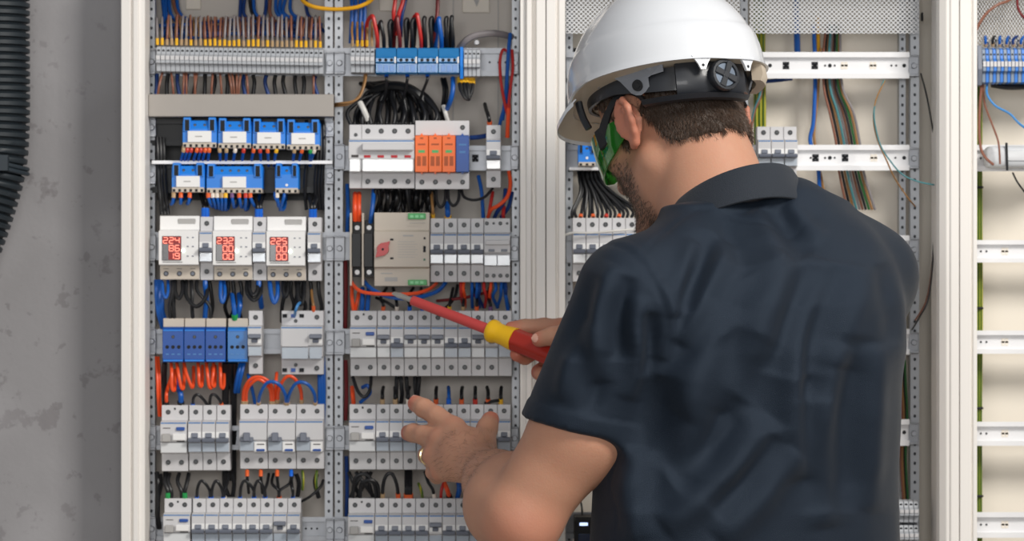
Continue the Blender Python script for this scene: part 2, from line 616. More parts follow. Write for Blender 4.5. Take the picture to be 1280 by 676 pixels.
def dev(name, label, cat, group, u0, u1, v0, v1):
    r = thing(name, label, cat, ((X(u0) + X(u1)) / 2, YD, Z(v1)), group)
    return r, (u1 - u0) * S, (v1 - v0) * S


def part(key, name, mat, root, fn, bevel=0.0, smooth=False, loc=None):
    """one part; devices of equal size share its mesh"""
    k = (key, name, mat.name)
    if key is None or k not in CACHE:
        mb = MB()
        fn(mb)
        me = mb.mesh(name, bevel, smooth)
        if key is not None:
            CACHE[k] = me
    else:
        me = CACHE[k]
    return link(name, me, mat, root, loc)


NOSE = [(0, 0), (-.027, 0), (-.0285, .27), (-.041, .285), (-.043, .44), (-.0465, .46), (-.0465, .74), (-.041, .765), (-.0285, .775), (-.0285, 1), (0, 1)]


def housing(root, w, h, mat, prof=NOSE, name='housing'):
    key = (name, round(w, 4), round(h, 3), len(prof), prof[2])
    return part(key, name, mat, root, lambda m: m.prism([(y, z * h) for y, z in prof], -w / 2 + .0002, w / 2 - .0002, 'x'), .0005)


def screw(root, x, z, y=-.0285, r=.0032, mat=None):
    h = part(('hole', r), 'terminal_hole', M_hole, root, lambda m: m.cyl((0, 0, 0), (0, -1, 0), r, .0006, 14), smooth=True, loc=(x, y + .0001, z))
    s = MB()

    def head(m):
        m.cyl((0, 0, 0), (0, -1, 0), r * .68, .0005, 12)
        m.box(-r * .6, r * .6, -.0007, -.0005, -.0002, .0002)
    part(('head', r), 'screw', mat or M_screw, h, head, smooth=True, loc=(0, -.0006, 0))
    return h


def pbox(root, name, mat, x0, x1, z0, z1, y0, y1, bevel=.0004, key=None):
    """box given in the device's own metres; y0 back, y1 front (negative = towards the room)"""
    k = (round(x0, 4), round(x1, 4), round(z0, 4), round(z1, 4), round(y0, 4), round(y1, 4))
    return part(k, name, mat, root, lambda m: m.box(x0, x1, y1, y0, z0, z1), bevel)


def screws(root, w, h, poles, top=.895, bot=.135, skip=()):
    pw = w / poles
    for i in range(poles):
        x = -w / 2 + pw * (i + .5)
        if ('t', i) not in skip:
            screw(root, x, h * top)
        if ('b', i) not in skip:
            screw(root, x, h * bot)


def stripe(root, w, h, z=.728, name='blue_stripe'):
    pbox(root, name, M_stripe, -w / 2 + .001, w / 2 - .001, h * z, h * (z + .018), -.046, -.0468, 0)


def toggle(root, x, w, h, up=False, mat=None):
    """rocker of a breaker: a block that tips up or down in a white well"""
    pbox(root, 'toggle_well', M_white, x - w * .46, x + w * .46, h * .49, h * .60, -.046, -.0469, 0)
    z0, z1 = (.555, .64) if up else (.44, .515)

    def blk(m):
        if up:
            m.prism([(-.046, h * z0), (-.0555, h * (z0 + .02)), (-.0555, h * (z1 - .01)), (-.046, h * z1)], -w * .44, w * .44, 'x')
            m.prism([(-.046, h * .50), (-.050, h * .50), (-.052, h * .556), (-.046, h * .556)], -w * .22, w * .22, 'x')
        else:
            m.prism([(-.046, h * z0), (-.0545, h * (z0 + .008)), (-.0555, h * (z1 - .015)), (-.046, h * z1)], -w * .46, w * .46, 'x')
            m.prism([(-.046, h * .515), (-.049, h * .515), (-.048, h * .585), (-.046, h * .585)], -w * .24, w * .24, 'x')
    part(('tg', up, round(w, 4), round(h, 3)), 'toggle', mat or M_toggle, root, blk, .0006, loc=(x, 0, 0))


def mcb(u0, u1, v0, v1, label, group, up=False, cover=True, name='circuit_breaker', white=False, skip=()):
    r, w, h = dev(name, label, 'circuit breaker', group, u0, u1, v0, v1)
    housing(r, w, h, M_house)
    screws(r, w, h, 1, skip=skip)
    stripe(r, w, h)
    toggle(r, 0, w, h, up)
    if cover:
        pbox(r, 'label_window', M_cover_w if white else M_cover, -w * .46, w * .46, h * .295, h * .43, -.040, -.0445)
    return r


def rcd(u0, u1, v0, v1, label, group=None):
    r, w, h = dev('residual_current_device', label, 'residual current device', group, u0, u1, v0, v1)
    housing(r, w, h, M_house)
    screws(r, w, h, 2)
    pbox(r, 'test_hole', M_slot, -.0012, .0012, h * .93, h * .96, -.0284, -.0288, 0)
    stripe(r, w, h)
    pbox(r, 'print_bar', M_print, -w * .4, -w * .12, h * .655, h * .668, -.046, -.0467, 0)
    pbox(r, 'test_button', M_blue3, w * .1, w * .42, h * .625, h * .678, -.046, -.0492, .0008)
    pbox(r, 'toggle', M_inner, -w * .42, -w * .1, h * .455, h * .58, -.046, -.0535, .001)
    pbox(r, 'white_block', M_white, -w * .04, w * .46, h * .475, h * .58, -.046, -.0505, .001)
    pbox(r, 'print_bar', M_slot, w * .12, w * .42, h * .455, h * .47, -.046, -.047, 0)
    pbox(r, 'label_window', M_cover_w, -w * .48, w * .48, h * .29, h * .44, -.040, -.0455)
    return r


def rcbo(u0, u1, v0, v1, label, group):
    r, w, h = dev('combined_breaker', label, 'circuit breaker', group, u0, u1, v0, v1)
    housing(r, w, h, M_house)
    screws(r, w, h, 2)
    stripe(r, w, h)
    pbox(r, 'label_window', M_cover, -w * .47, w * .1, h * .29, h * .44, -.040, -.0445)
    pbox(r, 'toggle', M_toggle, -w * .34, -w * .1, h * .44, h * .575, -.046, -.0545, .001)
    pbox(r, 'toggle_skirt', M_toggle, -w * .46, w * .02, h * .43, h * .505, -.046, -.0505, .001)
    pbox(r, 'white_block', M_white, w * .03, w * .47, h * .27, h * .43, -.040, -.0465, .001)
    pbox(r, 'print_bar', M_print, w * .14, w * .4, h * .385, h * .40, -.046, -.047, 0)
    pbox(r, 'test_button', M_blue3, w * .12, w * .42, h * .285, h * .32, -.0455, -.049, .0008)
    return r


def row(mods, fn, v0, v1, where, group, start=0, total=None, **kw):
    for i, (a, b) in enumerate(mods):
        fn(a, b, v0, v1, where.format(ORD[i]), group, **kw)


SEG = {'0': 'abcdef', '1': 'bc', '2': 'abged', '3': 'abgcd', '4': 'fgbc', '5': 'afgcd', '6': 'afgedc', '8': 'abcdefg', '9': 'abcdfg'}


def digits(m, text, x, z, w, h, y):
    """seven-segment digits; a dot joins the digit before it"""
    t = h * .125
    for ch in text:
        if ch == '.':
            m.box(x - w * .12, x + w * .06, y - .0004, y, z - t * .5, z + t * .5)
            continue
        if ch == ' ':
            x += w * 1.45
            continue
        for s in SEG[ch]:
            if s in 'agd':
                zz = {'a': h, 'g': h / 2, 'd': 0}[s]
                m.box(x + t * .5, x + w - t * .5, y - .0004, y, z + zz - t / 2, z + zz + t / 2)
            else:
                xx = x + (w if s in 'bc' else 0)
                z0, z1 = (h / 2, h) if s in 'bf' else (0, h / 2)
                m.box(xx - t / 2, xx + t / 2, y - .0004, y, z + z0 + t * .35, z + z1 - t * .35)
        x += w * 1.45
    return m


def relay(u0, u1, v0, v1, lines, label):
    r, w, h = dev('voltage_relay', label, 'voltage relay', 'voltage relays with red displays', u0, u1, v0, v1)
    prof = [(0, 0), (-.027, 0), (-.0285, .22), (-.0465, .235), (-.0475, .765), (-.0315, .785), (-.0300, 1), (0, 1)]
    housing(r, w, h, M_white, prof)
    pbox(r, 'lower_shoulder', M_houseb, -w / 2 + .0006, w / 2 - .0006, .0004, h * .215, -.027, -.0291)
    for k in range(3):
        x = w * (-.345 + .335 * k)
        screw(r, x, h * .095, -.029, .0034, M_toggle)
        pbox(r, 'print_bar', M_print, x - .0035, x + .0035, h * .168, h * .176, -.029, -.0293, 0)
    pbox(r, 'vent_slit', M_inner, w * -.05, w * .4, h * .865, h * .955, -.030, -.0312, .001)
    d = pbox(r, 'display', M_disp, -w * .41, w * .07, h * .30, h * .682, -.0470, -.0478, .0006)
    dw, dh = w * .102, h * .088
    for k, t in enumerate(lines):
        n = sum(c != '.' for c in t)
        xl = -w * .395 + (3 - n) * dw * 1.45 + .0004
        pbox(d, 'lit_row', M_ledrow, xl - .0006, w * .062, h * (.556 - .122 * k), h * (.556 - .122 * k) + dh * 1.34, -.0477, -.0480, 0)
        m = MB()
        digits(m, t, xl + .0006, h * (.556 - .122 * k) + dh * .17, dw, dh, -.0480)
        me = m.mesh('red_digits')
        link('red_digits', me, M_led, d)
    m = MB().cyl((w * .115, -.0470, h * .455), (0, -1, 0), .0022, .0012, 12)
    m.build('status_light', M_ledg, r, smooth=True)
    for x, z in ((.23, .66), (.36, .66), (.23, .52), (.36, .52), (.23, .37), (.36, .37)):
        pbox(r, 'print_mark', M_toggle, w * x - .0012, w * x + .0012, h * z - .0007, h * z + .0007, -.0468, -.0476, 0)
    pbox(r, 'print_bar', M_print, -w * .40, w * .1, h * .272, h * .280, -.0466, -.0475, 0)
    return r


def blue_bar(u0, u1, v0, v1, label, card=True, holes=2):
    """covered blue neutral bar: two dark end slots, screws, a white marker card and a terminal row"""
    r, w, h = dev('neutral_bar', label, 'terminal bar', 'covered blue neutral bars', u0, u1, v0, v1)
    ph = h
    part(None, 'housing', M_blue, r, lambda m: m.prism([(0, .14 * h), (-.034, .14 * h), (-.034, .62 * h), (-.030, .90 * h), (0, .90 * h)], -w / 2 + .0003, w / 2 - .0003, 'x'), .0006)
    e = min(.010, w * .24)
    for s in (-1, 1):
        xa = s * (w / 2 - .0015 - e / 2)
        def ear(m):
            m.box(-e / 2, e / 2, -.036, 0, .52 * h, h)
        ea = part(('ear', round(e, 4), round(h, 3)), 'end_clamp', M_blue, r, ear, .0008, loc=(xa, 0, 0))
        part(('earslot', round(e, 4), round(h, 3)), 'clamp_slot', M_slot, ea, lambda m: m.box(-e * .28, e * .28, -.0364, -.0358, .56 * h, .92 * h))
    for k in range(holes):
        x = (k - (holes - 1) / 2) * min(.0155, w / (holes + .2) * .62)
        screw(r, x, h * .74, -.0318, .0021)
    part(None, 'terminal_row', M_houseb, r, lambda m: m.box(-w / 2 + .001, w / 2 - .001, -.037, 0, 0, .17 * h), .0005)
    n = max(3, int(w / .0068))
    for k in range(n):
        x = -w / 2 + w * (k + .5) / n
        part(('twell', round(h, 3)), 'wire_well', M_slot, r, lambda m: m.box(-.0016, .0016, -.0374, -.0369, .02 * h, .11 * h), loc=(x, 0, 0))
    if card:
        c = pbox(r, 'marker_card', M_white, -.0155, .0155, .17 * h, .55 * h, -.034, -.0385, .0006)
        pbox(c, 'faint_print', M_inner, -.0055, .0035, .35 * h, .385 * h, -.0384, -.0388, 0)
    else:
        part(('dot',), 'white_dot', M_white, r, lambda m: m.cyl((0, -.0338, .27 * h), (0, -1, 0), .0018, .0008, 10))
    return r


def terminal(u0, u1, v0, v1, label, group, mat, lean=0.0):
    """slim feed-through terminal: two screw wells and a white marker tag"""
    r, w, h = dev('terminal_block', label, 'terminal block', group, u0, u1, v0, v1)
    prof = [(0, .04), (-.018, 0), (-.0325, .04), (-.0335, .30), (-.040, .34), (-.040, .62), (-.0335, .68), (-.030, .94), (-.018, 1), (0, .96)]
    housing(r, w, h, mat, prof)
    pbox(r, 'marker_tag', M_house, -w * .4, w * .4, h * .46, h * .60, -.040, -.0412, 0)
    for z in (.80, .20):
        part(('tw', round(w, 4)), 'screw_well', M_hole, r, lambda m: m.cyl((0, 0, 0), (0, -1, 0), w * .3, .0006, 10), loc=(0, -.0316, h * z))
    return r


# --- bay of the red displays (between the plaster wall and the twin uprights)
n = 35
for i in range(n):
    a = 193.8 + i * 5.985
    v = 55.5 + i * .10
    terminal(a, a + 5.985, v, v + 34, f'{ORD[i]} slim grey terminal from the plaster wall in the long row above the duct cover', 'long grey terminal row', M_grterm)
for k, (a, b) in enumerate(((226.5, 270.3), (271, 313.6), (314.2, 356.3), (356.9, 399.5))):
    blue_bar(a, b, 146 + k * .9, 184 + k * .9, f'{ORD[k]} white carded blue neutral bar from the plaster wall, just below the duct cover')
blue_bar(213, 255, 203, 240, 'two screw blue neutral bar with white card, beside the widest blue bar')
blue_bar(256.5, 327.5, 203.5, 241, 'widest blue neutral bar with four screws and a central white card', True, 4)
blue_bar(342.5, 372.5, 203.5, 241, 'narrow blue neutral bar with a white dot and no card', False, 1)

for k, (a, b, t, w_) in enumerate(((198, 248, ['224', '8.6', '1.9'], 'showing 224, 8.6 and 1.9'), (265.5, 314.5, ['232', '0.0', '0.0'], 'showing 232 and two zero lines'),
                                  (332.5, 381.5, ['225', '0.0', '0.0'], 'showing 225 and two zero lines'))):
    relay(a, b, 269.5 + k * .4, 349.5 + k * .6, t, f'white voltage relay with red display {w_}')
for k, (a, b) in enumerate(((248.5, 265.2), (315, 332), (384, 401))):
    mcb(a, b, 270.5 + k * .4, 350 + k * .5, f'single breaker just after the {ORD[k]} red display from the plaster wall', 'breakers between the red displays')


def spd_base(u0, u1, v0, v1, label, col):
    r, w, h = dev('distribution_block', label, 'distribution block', 'blue distribution blocks', u0, u1, v0, v1)
    prof = [(0, 0), (-.036, 0), (-.039, .06), (-.039, .74), (-.036, .80), (0, .80)]
    housing(r, w, h, col, prof)
    part(None, 'white_cap', M_houseb, r, lambda m: m.box(-w / 2 + .0004, w / 2 - .0004, -.031, 0, .80 * h, h), .0006)
    pbox(r, 'cover_edge', M_blue, -w / 2 + .0012, w / 2 - .0012, .02 * h, .06 * h, -.0385, -.0398, .0003)
    pbox(r, 'cover_edge', M_blue, -w / 2 + .0012, w / 2 - .0012, .71 * h, .745 * h, -.0385, -.0398, .0003)
    for k in range(3):
        x = (k - 1) * w * .27
        part(('dd', 1), 'wire_well', M_slot, r, lambda m: m.cyl((0, 0, 0), (0, -1, 0), .0024, .0007, 10), loc=(x, -.0388, h * .35))
        pbox(r, 'print_mark', M_stripe, x - .002, x + .002, h * .17, h * .2, -.0388, -.0392, 0)
    screw(r, 0, h * .58, -.0388, .0022)
    return r


for k, (a, b) in enumerate(((202, 228.8), (229, 255.5), (255.8, 281.5), (283.5, 309))):
    lab = [f'{ORD[k]} blue distribution block from the plaster wall, fed by a black cable', 'blue distribution block fed by a green tipped blue cable'][k == 3]
    spd_base(a, b, 398, 453, lab, M_blue3 if k < 3 else M_blue2)
mcb(309.3, 327, 388.5, 468, 'lone single breaker beside the four blue distribution blocks', 'lone breakers', up=True)
# three module earth-leakage breaker
r, w, h = dev('residual_current_breaker', 'wide earth leakage breaker with a blue wire entering its top', 'circuit breaker', None, 350.5, 403.5, 388.5, 468.5)
housing(r, w, h, M_house)
screw(r, w * .34, h * .9)
screw(r, w * .34, h * .1)
screw(r, -w * .16, h * .84, r=.0024)
screw(r, -w * .16, h * .15, r=.0024)
for k in range(3):
    for z in (.92, .07):
        pbox(r, 'wire_well', M_slot if k != 1 else M_blue3, w * (-.42 + k * .2) - .003, w * (-.42 + k * .2) + .003, h * z - .0024, h * z + .0024, -.028, -.0290, 0)
stripe(r, w, h)
pbox(r, 'print_bar', M_print, -w * .45, -w * .36, h * .665, h * .68, -.046, -.0467, 0)
pbox(r, 'white_face', M_house, -w * .47, w * .15, h * .44, h * .71, -.046, -.0472, .0004)
pbox(r, 'label_window', M_cover, -w * .47, w * .15, h * .25, h * .43, -.028, -.0455)
pbox(r, 'label_window', M_cover, w * .18, w * .47, h * .25, h * .43, -.028, -.0445)
toggle(r, w * .33, w * .33, h, True)

rcd(200, 233.5, 507, 590, 'two pole residual current device with blue button beside three black looped breakers', 'residual current devices')
row([(234.5, 251.7), (252, 269), (269.3, 286.5)], mcb, 507, 589, '{} single breaker after the blue buttoned device, under the blue distribution blocks', 'three breakers under the blue blocks')
row([(298.5, 333.6), (334, 369), (369.4, 404)], rcbo, 506, 587, '{} two pole breaker with low blue button under the orange and blue loops', 'breakers with low blue buttons')
rcd(203.5, 237.7, 624, 700, 'residual current device under the two green ferrules in the lowest row', 'residual current devices')
for i in range(8):
    a = 239 + i * 17.05
    mcb(a, a + 16.9, 624, 700, f'{ORD[i]} single breaker after the green ferrules in the lowest row', 'breakers in the lowest row by the plaster wall', up=(i == 6))

# --- bay of the orange surge arrester
for i in range(5):
    a = 437.5 + i * 6.1
    terminal(a, a + 6, 57 + i * .1, 91 + i * .1, f'{ORD[i]} grey terminal between the twin uprights and the turquoise blocks', 'five grey terminals by the twin uprights', M_grterm)
M_teal = mk('turquoise_blue_plastic', (26, 116, 178), 0.3, var=0.12, scale=120, coat=0.4)


def dblock(u0, u1, v0, v1, label):
    r, w, h = dev('distribution_terminal', label, 'distribution block', 'turquoise distribution blocks', u0, u1, v0, v1)
    prof = [(0, 0), (-.034, 0), (-.038, .05), (-.038, .40), (-.041, .44), (-.041, .60), (-.037, .64), (-.034, .97), (-.03, 1), (0, 1)]
    housing(r, w, h, M_teal, prof)
    for k in range(3):
        x = (k - 1) * w * .28
        part(('dt', 1), 'wire_well', M_slot, r, lambda m: m.cyl((0, 0, 0), (0, -1, 0), .0022, .0006, 10), loc=(x, -.0409, h * .52))
        pbox(r, 'relief_rib', M_blue2, x - .003, x + .003, h * .08, h * .34, -.0379, -.0388, .0003)
    pbox(r, 'white_latch', M_white, w / 2 - .0024, w / 2 - .0004, h * .40, h * .64, -.040, -.0422, .0003)
    return r


for k in range(4):
    a = 469 + k * 26.3
    dblock(a, a + 26, 58.5, 92, f'{ORD[k]} turquoise distribution block after the five grey terminals')
r, w, h = dev('end_plate', 'bright blue end plate closing the turquoise blocks', 'end plate', None, 574.5, 579, 58, 98)
housing(r, w, h, M_blue, [(0, 0), (-.036, 0), (-.040, .4), (-.036, 1), (0, 1)])
for i in range(4):
    a = 579.5 + i * 5.2
    terminal(a, a + 5.1, 59, 96, f'{ORD[i]} grey terminal after the bright blue end plate', 'four grey terminals by the blue end plate', M_grterm)

# four pole residual current breaker with a side module
r, w, h = dev('four_pole_breaker', 'wide four pole breaker with red marks beside the orange surge arrester', 'circuit breaker', None, 435.5, 518, 155, 235)
housing(r, w, h, M_house)
pw = w / 4.9
for k in range(4):
    x = -w / 2 + pw * (1.4 + k)
    screw(r, x, h * .9, r=.0034)
    screw(r, x, h * .11)
    pbox(r, 'red_mark', M_printr, x - pw * .24, x + pw * .24, h * .475, h * .515, -.046, -.047, 0)
screw(r, -w / 2 + pw * .5, h * .84, r=.0024)
pbox(r, 'red_mark', M_print, -w / 2 + pw * .22, -w / 2 + pw * .75, h * .48, h * .52, -.046, -.047, 0)
pbox(r, 'module_gap', M_print, -w / 2 + pw * .93, -w / 2 + pw * .955, h * .0, h * 1.0, -.028, -.0287, 0)
stripe(r, w, h)
pbox(r, 'toggle_bar', M_house, -w / 2 + pw, w / 2 - .001, h * .58, h * .70, -.046, -.056, .0015)
pbox(r, 'label_window', M_cover_w, -w / 2 + pw, w / 2 - .001, h * .25, h * .46, -.028, -.0475, .0015)
pbox(r, 'label_window', M_cover_w, -w / 2 + .0006, -w / 2 + pw * .9, h * .25, h * .46, -.028, -.0475, .0015)

# surge arrester
r, w, h = dev('surge_arrester', 'surge arrester with three orange cartridges and one blue', 'surge arrester', None, 518.5, 586.5, 150, 236)
prof = [(0, 0), (-.030, 0), (-.031, .235), (-.028, .24), (-.028, .78), (-.031, .785), (-.031, 1), (0, 1)]
housing(r, w, h, M_house, prof, 'base')
for k in range(4):
    x = -w / 2 + w * (k + .5) / 4
    screw(r, x, h * .105, -.0308)
    if k == 3:
        screw(r, x, h * .90, -.031)
    mt = M_blue3 if k == 3 else M_orange
    c = part(('cart',), 'cartridge', mt, r, lambda m: m.box(-w / 8 + .0003, w / 8 - .0003, -.047, -.028, h * .245, h * .775), .0006, loc=(x, 0, 0))
    part(('tab', 1), 'pull_tab', mt, c, lambda m: m.prism([(-.0012, h * .775), (-.0022, h * .775), (0, h * .815), (.0022, h * .775)], -.044, -.030, 'y'))
    part(('tab', 2), 'pull_tab', mt, c, lambda m: m.prism([(-.0022, h * .245), (0, h * .215), (.0022, h * .245)], -.044, -.030, 'y'))
    if k < 3:
        pbox(c, 'green_window', M_green, -.0042, .0042, h * .525, h * .565, -.0468, -.0474, 0)
        pbox(c, 'print_block', mk('brown_print', (176, 80, 24), .5), -.006, -.001, h * .335, h * .475, -.0468, -.0472, 0)
        pbox(c, 'print_block', mk('brown_print', (176, 80, 24), .5), .001, .006, h * .335, h * .475, -.0468, -.0472, 0)
        pbox(c, 'print_bar', mk('brown_print', (176, 80, 24), .5), -.005, .005, h * .635, h * .66, -.0468, -.0472, 0)
        pbox(c, 'print_bar', mk('brown_print', (176, 80, 24), .5), -.002, .002, h * .725, h * .75, -.0468, -.0472, 0)
    else:
        pbox(c, 'print_bar', M_stripe, -.005, .005, h * .63, h * .655, -.0468, -.0472, 0)
        pbox(c, 'print_bar', M_stripe, -.004, .004, h * .52, h * .55, -.0468, -.0472, 0)
mcb(607.5, 626, 155.5, 234, 'lone single breaker on the rail beyond the blue surge cartridge', 'lone breakers', white=True)

# change-over switch: two contactors and the motor unit
for k, (a, b) in enumerate(((437, 451.3), (452, 466.3))):
    r, w, h = dev('contactor', f'{["outer", "inner"][k]} black faced contactor beside the rotary change-over switch, {["orange", "blue"][k]} wire on top', 'contactor', 'paired contactors', a, b, 266, 357)
    part(None, 'side_fin', M_houseb, r, lambda m: m.box(-w / 2, -w / 2 + .0028, -.044, 0, 0, h), .0005)
    part(None, 'base', M_black, r, lambda m: m.box(-w / 2 + .003, w / 2 - .0003, -.026, 0, h * .12, h * .9), .0005)
    part(None, 'black_face', M_black, r, lambda m: m.box(-w / 2 + .0028, w / 2 - .0002, -.046, -.01, h * .255, h * .725), .0008)
    for z in (.80, .185):
        screw(r, .0015, h * z, -.0262, .0048, M_zinc_l)
r, w, h = dev('changeover_switch', 'beige automatic change-over switch with a red rotary pointer', 'change-over switch', None, 467.5, 537, 265.5, 357.5)
prof = [(0, 0), (-.042, 0), (-.042, .24), (-.049, .26), (-.049, .74), (-.044, .76), (-.044, 1), (0, 1)]
housing(r, w, h, M_houseb, prof)
for z0, z1, x0, x1 in ((.91, .99, .11, .43), (.012, .085, .11, .45)):
    g = pbox(r, 'green_connector', M_green, w * x0, w * x1, h * z0, h * z1, -.04, -.0475, .0006)
    for k in range(3):
        pbox(g, 'connector_slot', mk('pale_green', (130, 214, 150), .4), w * (x0 + .04 + k * .09), w * (x0 + .10 + k * .09), h * (z0 + .02), h * (z0 + .055), -.0474, -.0477, 0)
k_ = MB().cyl((0, 0, 0), (0, -1, 0), .0082, .006, 24, .0076)
for s in (1, -1):
    k_.prism([(.0052 * s, -.006 * s), (.0095 * s, .0105 * s), (-.003 * s, .0078 * s)] if True else [], -.0058, -.0005, 'y')
kn = k_.build('rotary_knob', mk('red_knob_plastic', (190, 20, 26), .35), r, smooth=False, loc=(-w * .34, -.049, h * .50))
MB().cyl((0, -.006, 0), (0, -1, 0), .0016, .0006, 10).build('knob_screw', M_slot, kn)
for x0, x1, z0, z1, mt in ((-.21, -.15, .62, .645, M_slot), (-.21, -.15, .365, .39, M_slot), (.395, .425, .635, .665, M_slot), (.385, .43, .46, .545, M_slot), (.39, .425, .345, .375, mk('dark_green_lamp', (30, 96, 62), .4)),
                           (.02, .21, .675, .695, M_printr if False else M_inner), (-.38, -.17, .165, .18, M_inner), (-.31, -.08, .065, .12, M_inner), (.14, .42, .855, .862, M_inner)):
    pbox(r, 'print_mark', mt, w * x0, w * x1, h * z0, h * z1, -.0415 if z1 < .2 else -.0488, -.0425 if z1 < .2 else -.0495, 0)
for k in range(7):
    pbox(r, 'print_line', M_inner, -w * .07, w * (.28 if k % 2 else .24), h * (.39 + k * .035), h * (.396 + k * .035), -.0488, -.0492, 0)
row([(537.5, 554.5), (554.8, 571.3), (571.6, 588), (588.3, 604.6)], mcb, 272.5, 352.5, '{} single breaker after the rotary change-over switch', 'breakers after the change-over switch')
r, w, h = dev('double_breaker', 'grey two module breaker with four small screws ending the rotary switch row', 'circuit breaker', None, 604.9, 638, 272.5, 352.5)
housing(r, w, h, M_house)
for k in range(4):
    x = w * (-.39 + k * .255)
    screw(r, x, h * .92, r=.0026 if k % 2 == 0 else .0017)
    screw(r, x, h * .10, r=.0026)
stripe(r, w, h)
pbox(r, 'toggle_bar', M_house, -w * .45, w * .48, h * .58, h * .66, -.046, -.0525, .001)
for k in range(2):
    pbox(r, 'toggle_mark', M_toggle, w * (-.33 + k * .48), w * (-.1 + k * .48), h * .475, h * .515, -.046, -.0485, .0004)
    pbox(r, 'label_window', M_cover, w * (-.48 + k * .49), w * (-.01 + k * .49), h * .26, h * .42, -.028, -.0445)

UPS = {0: [0, 2, 3, 4, 7, 8], 1: [], 2: [4]}
for q, (v0, v1, txt) in enumerate(((388.5, 470.5, 'in the row the screwdriver crosses'), (505.5, 588, 'in the row behind the pointing fingers'), (624, 704, 'in the lowest row by the bare elbow'))):
    rcd(437 - q * 1.2, 470.5 - q * 1.2, v0, v1, f'blue buttoned residual current device {txt}', 'residual current devices')
    for i in range(10):
        a = 471 - q * 1.3 + i * 16.9
        lab = f'{ORD[i]} single breaker after the residual current device {txt}'
        if i == 9 and q == 0:
            r, w, h = dev('blank_module', 'plain grey module without toggle at the end of the screwdriver row', 'module', None, a, a + 16.7, v0, v1)
            housing(r, w, h, M_house)
            screw(r, 0, h * .9)
            pbox(r, 'label_window', M_teal if False else M_cover, -w * .46, w * .46, h * .30, h * .62, -.040, -.0475)
            continue
        mcb(a, a + 16.7, v0, v1, lab, f'single breakers {txt}', up=i in UPS[q], white=(q == 0 and i in (0, 2, 3, 4, 7)))

# --- middle cabinet
blue_bar(722.5, 745.5, 178, 207, 'narrow blue bar glimpsed under the hard hat peak', False, 1)
for i in range(6):
    a = 716 + i * 16.6
    mcb(a, a + 16.5, 272, 352, f'{ORD[i]} single breaker beside the man\'s cheek, from the white jamb', 'breakers beside the man\'s cheek', white=True)
for i in range(3):
    a = 717 + i * 16.6
    mcb(a, a + 16.5, 108, 176, f'{ORD[i]} shadowed breaker behind the hard hat, from the white jamb', 'shadowed breakers behind the hard hat')
for i in range(3):
    a = 947.5 + i * 16.7
    mcb(a, a + 16.6, 157.5, 228, f'{ORD[i]} of three breakers on the bare rail beside the man\'s neck', 'three breakers beside the neck')
r, w, h = dev('socket_adapter', 'black plug-in adapter with a small lit lamp behind the shirt', 'adapter', None, 718, 764, 646, 720)
housing(r, w, h, M_black, [(0, 0), (-.05, 0), (-.055, .05), (-.055, .94), (-.05, 1), (0, 1)])
pbox(r, 'blue_face', mk('dark_blue_face', (26, 44, 78), .25), -w * .4, w * .45, h * .1, h * .72, -.054, -.0562, .001)
pbox(r, 'lit_lamp', mk('pale_blue_lamp', (190, 210, 255), .4, emit=1.6), -w * .36, -w * .14, h * .86, h * .91, -.0545, -.056, 0)
for i in range(5):
    a = 1119 + i * 6.2
    for q in range(2):
        if i < 5:
            terminal(a, a + 6, 626 + q * 30, 655 + q * 30, f'{ORD[i]} grey terminal in the {["upper", "lower"][q]} tier by the shirt hem', 'grey terminals by the shirt hem', M_grterm)

# --- far cabinet
for i in range(12):
    a = 1229.5 + i * 9
    terminal(a, a + 4.6, 58, 104, f'{ORD[i]} grey terminal of the striped blue block under the fine mesh', 'grey terminals under the fine mesh', mk('slate_terminal', (132, 146, 164), .45))
    terminal(a + 4.6, a + 8.9, 58, 104, f'{ORD[i]} blue terminal of the striped blue block under the fine mesh', 'blue terminals under the fine mesh', mk('terminal_blue', (60, 126, 214), .4))
r, w, h = dev('end_plate', 'grey end plate of the striped blue terminal block', 'end plate', None, 1223, 1229, 56, 106)
housing(r, w, h, M_toggle, [(0, 0), (-.036, 0), (-.043, .4), (-.036, 1), (0, 1)])
r = thing('router_box', 'white rounded plastic box strapped across the bare rail', 'box', ((X(1234) + X(1330)) / 2, .043, Z(209)), None)
w, h = (1330 - 1234) * S, 27 * S
MB().box(-w / 2, w / 2, -.035, 0, 0, h).build('case', mk('pale_grey_case', (206, 209, 213), .35), r, bevel=.009, segs=3, smooth=True)
MB().box(-w * .24, w * .3, -.037, -.034, h * .3, h * .78).build('raised_lid', mk('pale_grey_case2', (218, 220, 223), .3), r, bevel=.002, segs=2, smooth=True)
MB().tube([(-w * .23, -.036, -.004), (-w * .235, -.037, h * .5), (-w * .24, -.036, h + .004)], .0016, 8).build('black_strap', M_black, r)
# ------------------------------------------------------------------ wires
def PW(u, v, y):
    """wire points keep in front of the back plate"""
    return P(u, v, y if y < .03 else min(.03 + (y - .03) * .6, .107))


def wire(label, group, col, pts, r=1.7, fer=None, name='wire', k=5, n=8):
    """insulated wire through (u, v, y) points; r in pixels of the breaker plane; fer = (colour, length px, end 0 or -1)"""
    q = catmull([PW(*p) for p in pts], k)
    c = q[0].copy()
    m = MB().tube([p - c for p in q], r * S, n)
    o = m.build(name, WM[col], None, smooth=True, loc=c)
    tag(o, label, 'cable' if name in ('cable', 'conduit') else 'wire', group)
    for fc, ln, end in fer or ():
        a = q if end == 0 else q[::-1]
        L, seg = 0, [a[0]]
        for i in range(1, len(a)):
            d = (a[i] - a[i - 1]).length
            if L + d >= ln * S:
                seg.append(a[i - 1].lerp(a[i], (ln * S - L) / d))
                break
            L += d
            seg.append(a[i])
        MB().tube([p - c for p in seg], r * S * 1.35, n).build('ferrule', FM[fc], o, smooth=True)
    return o


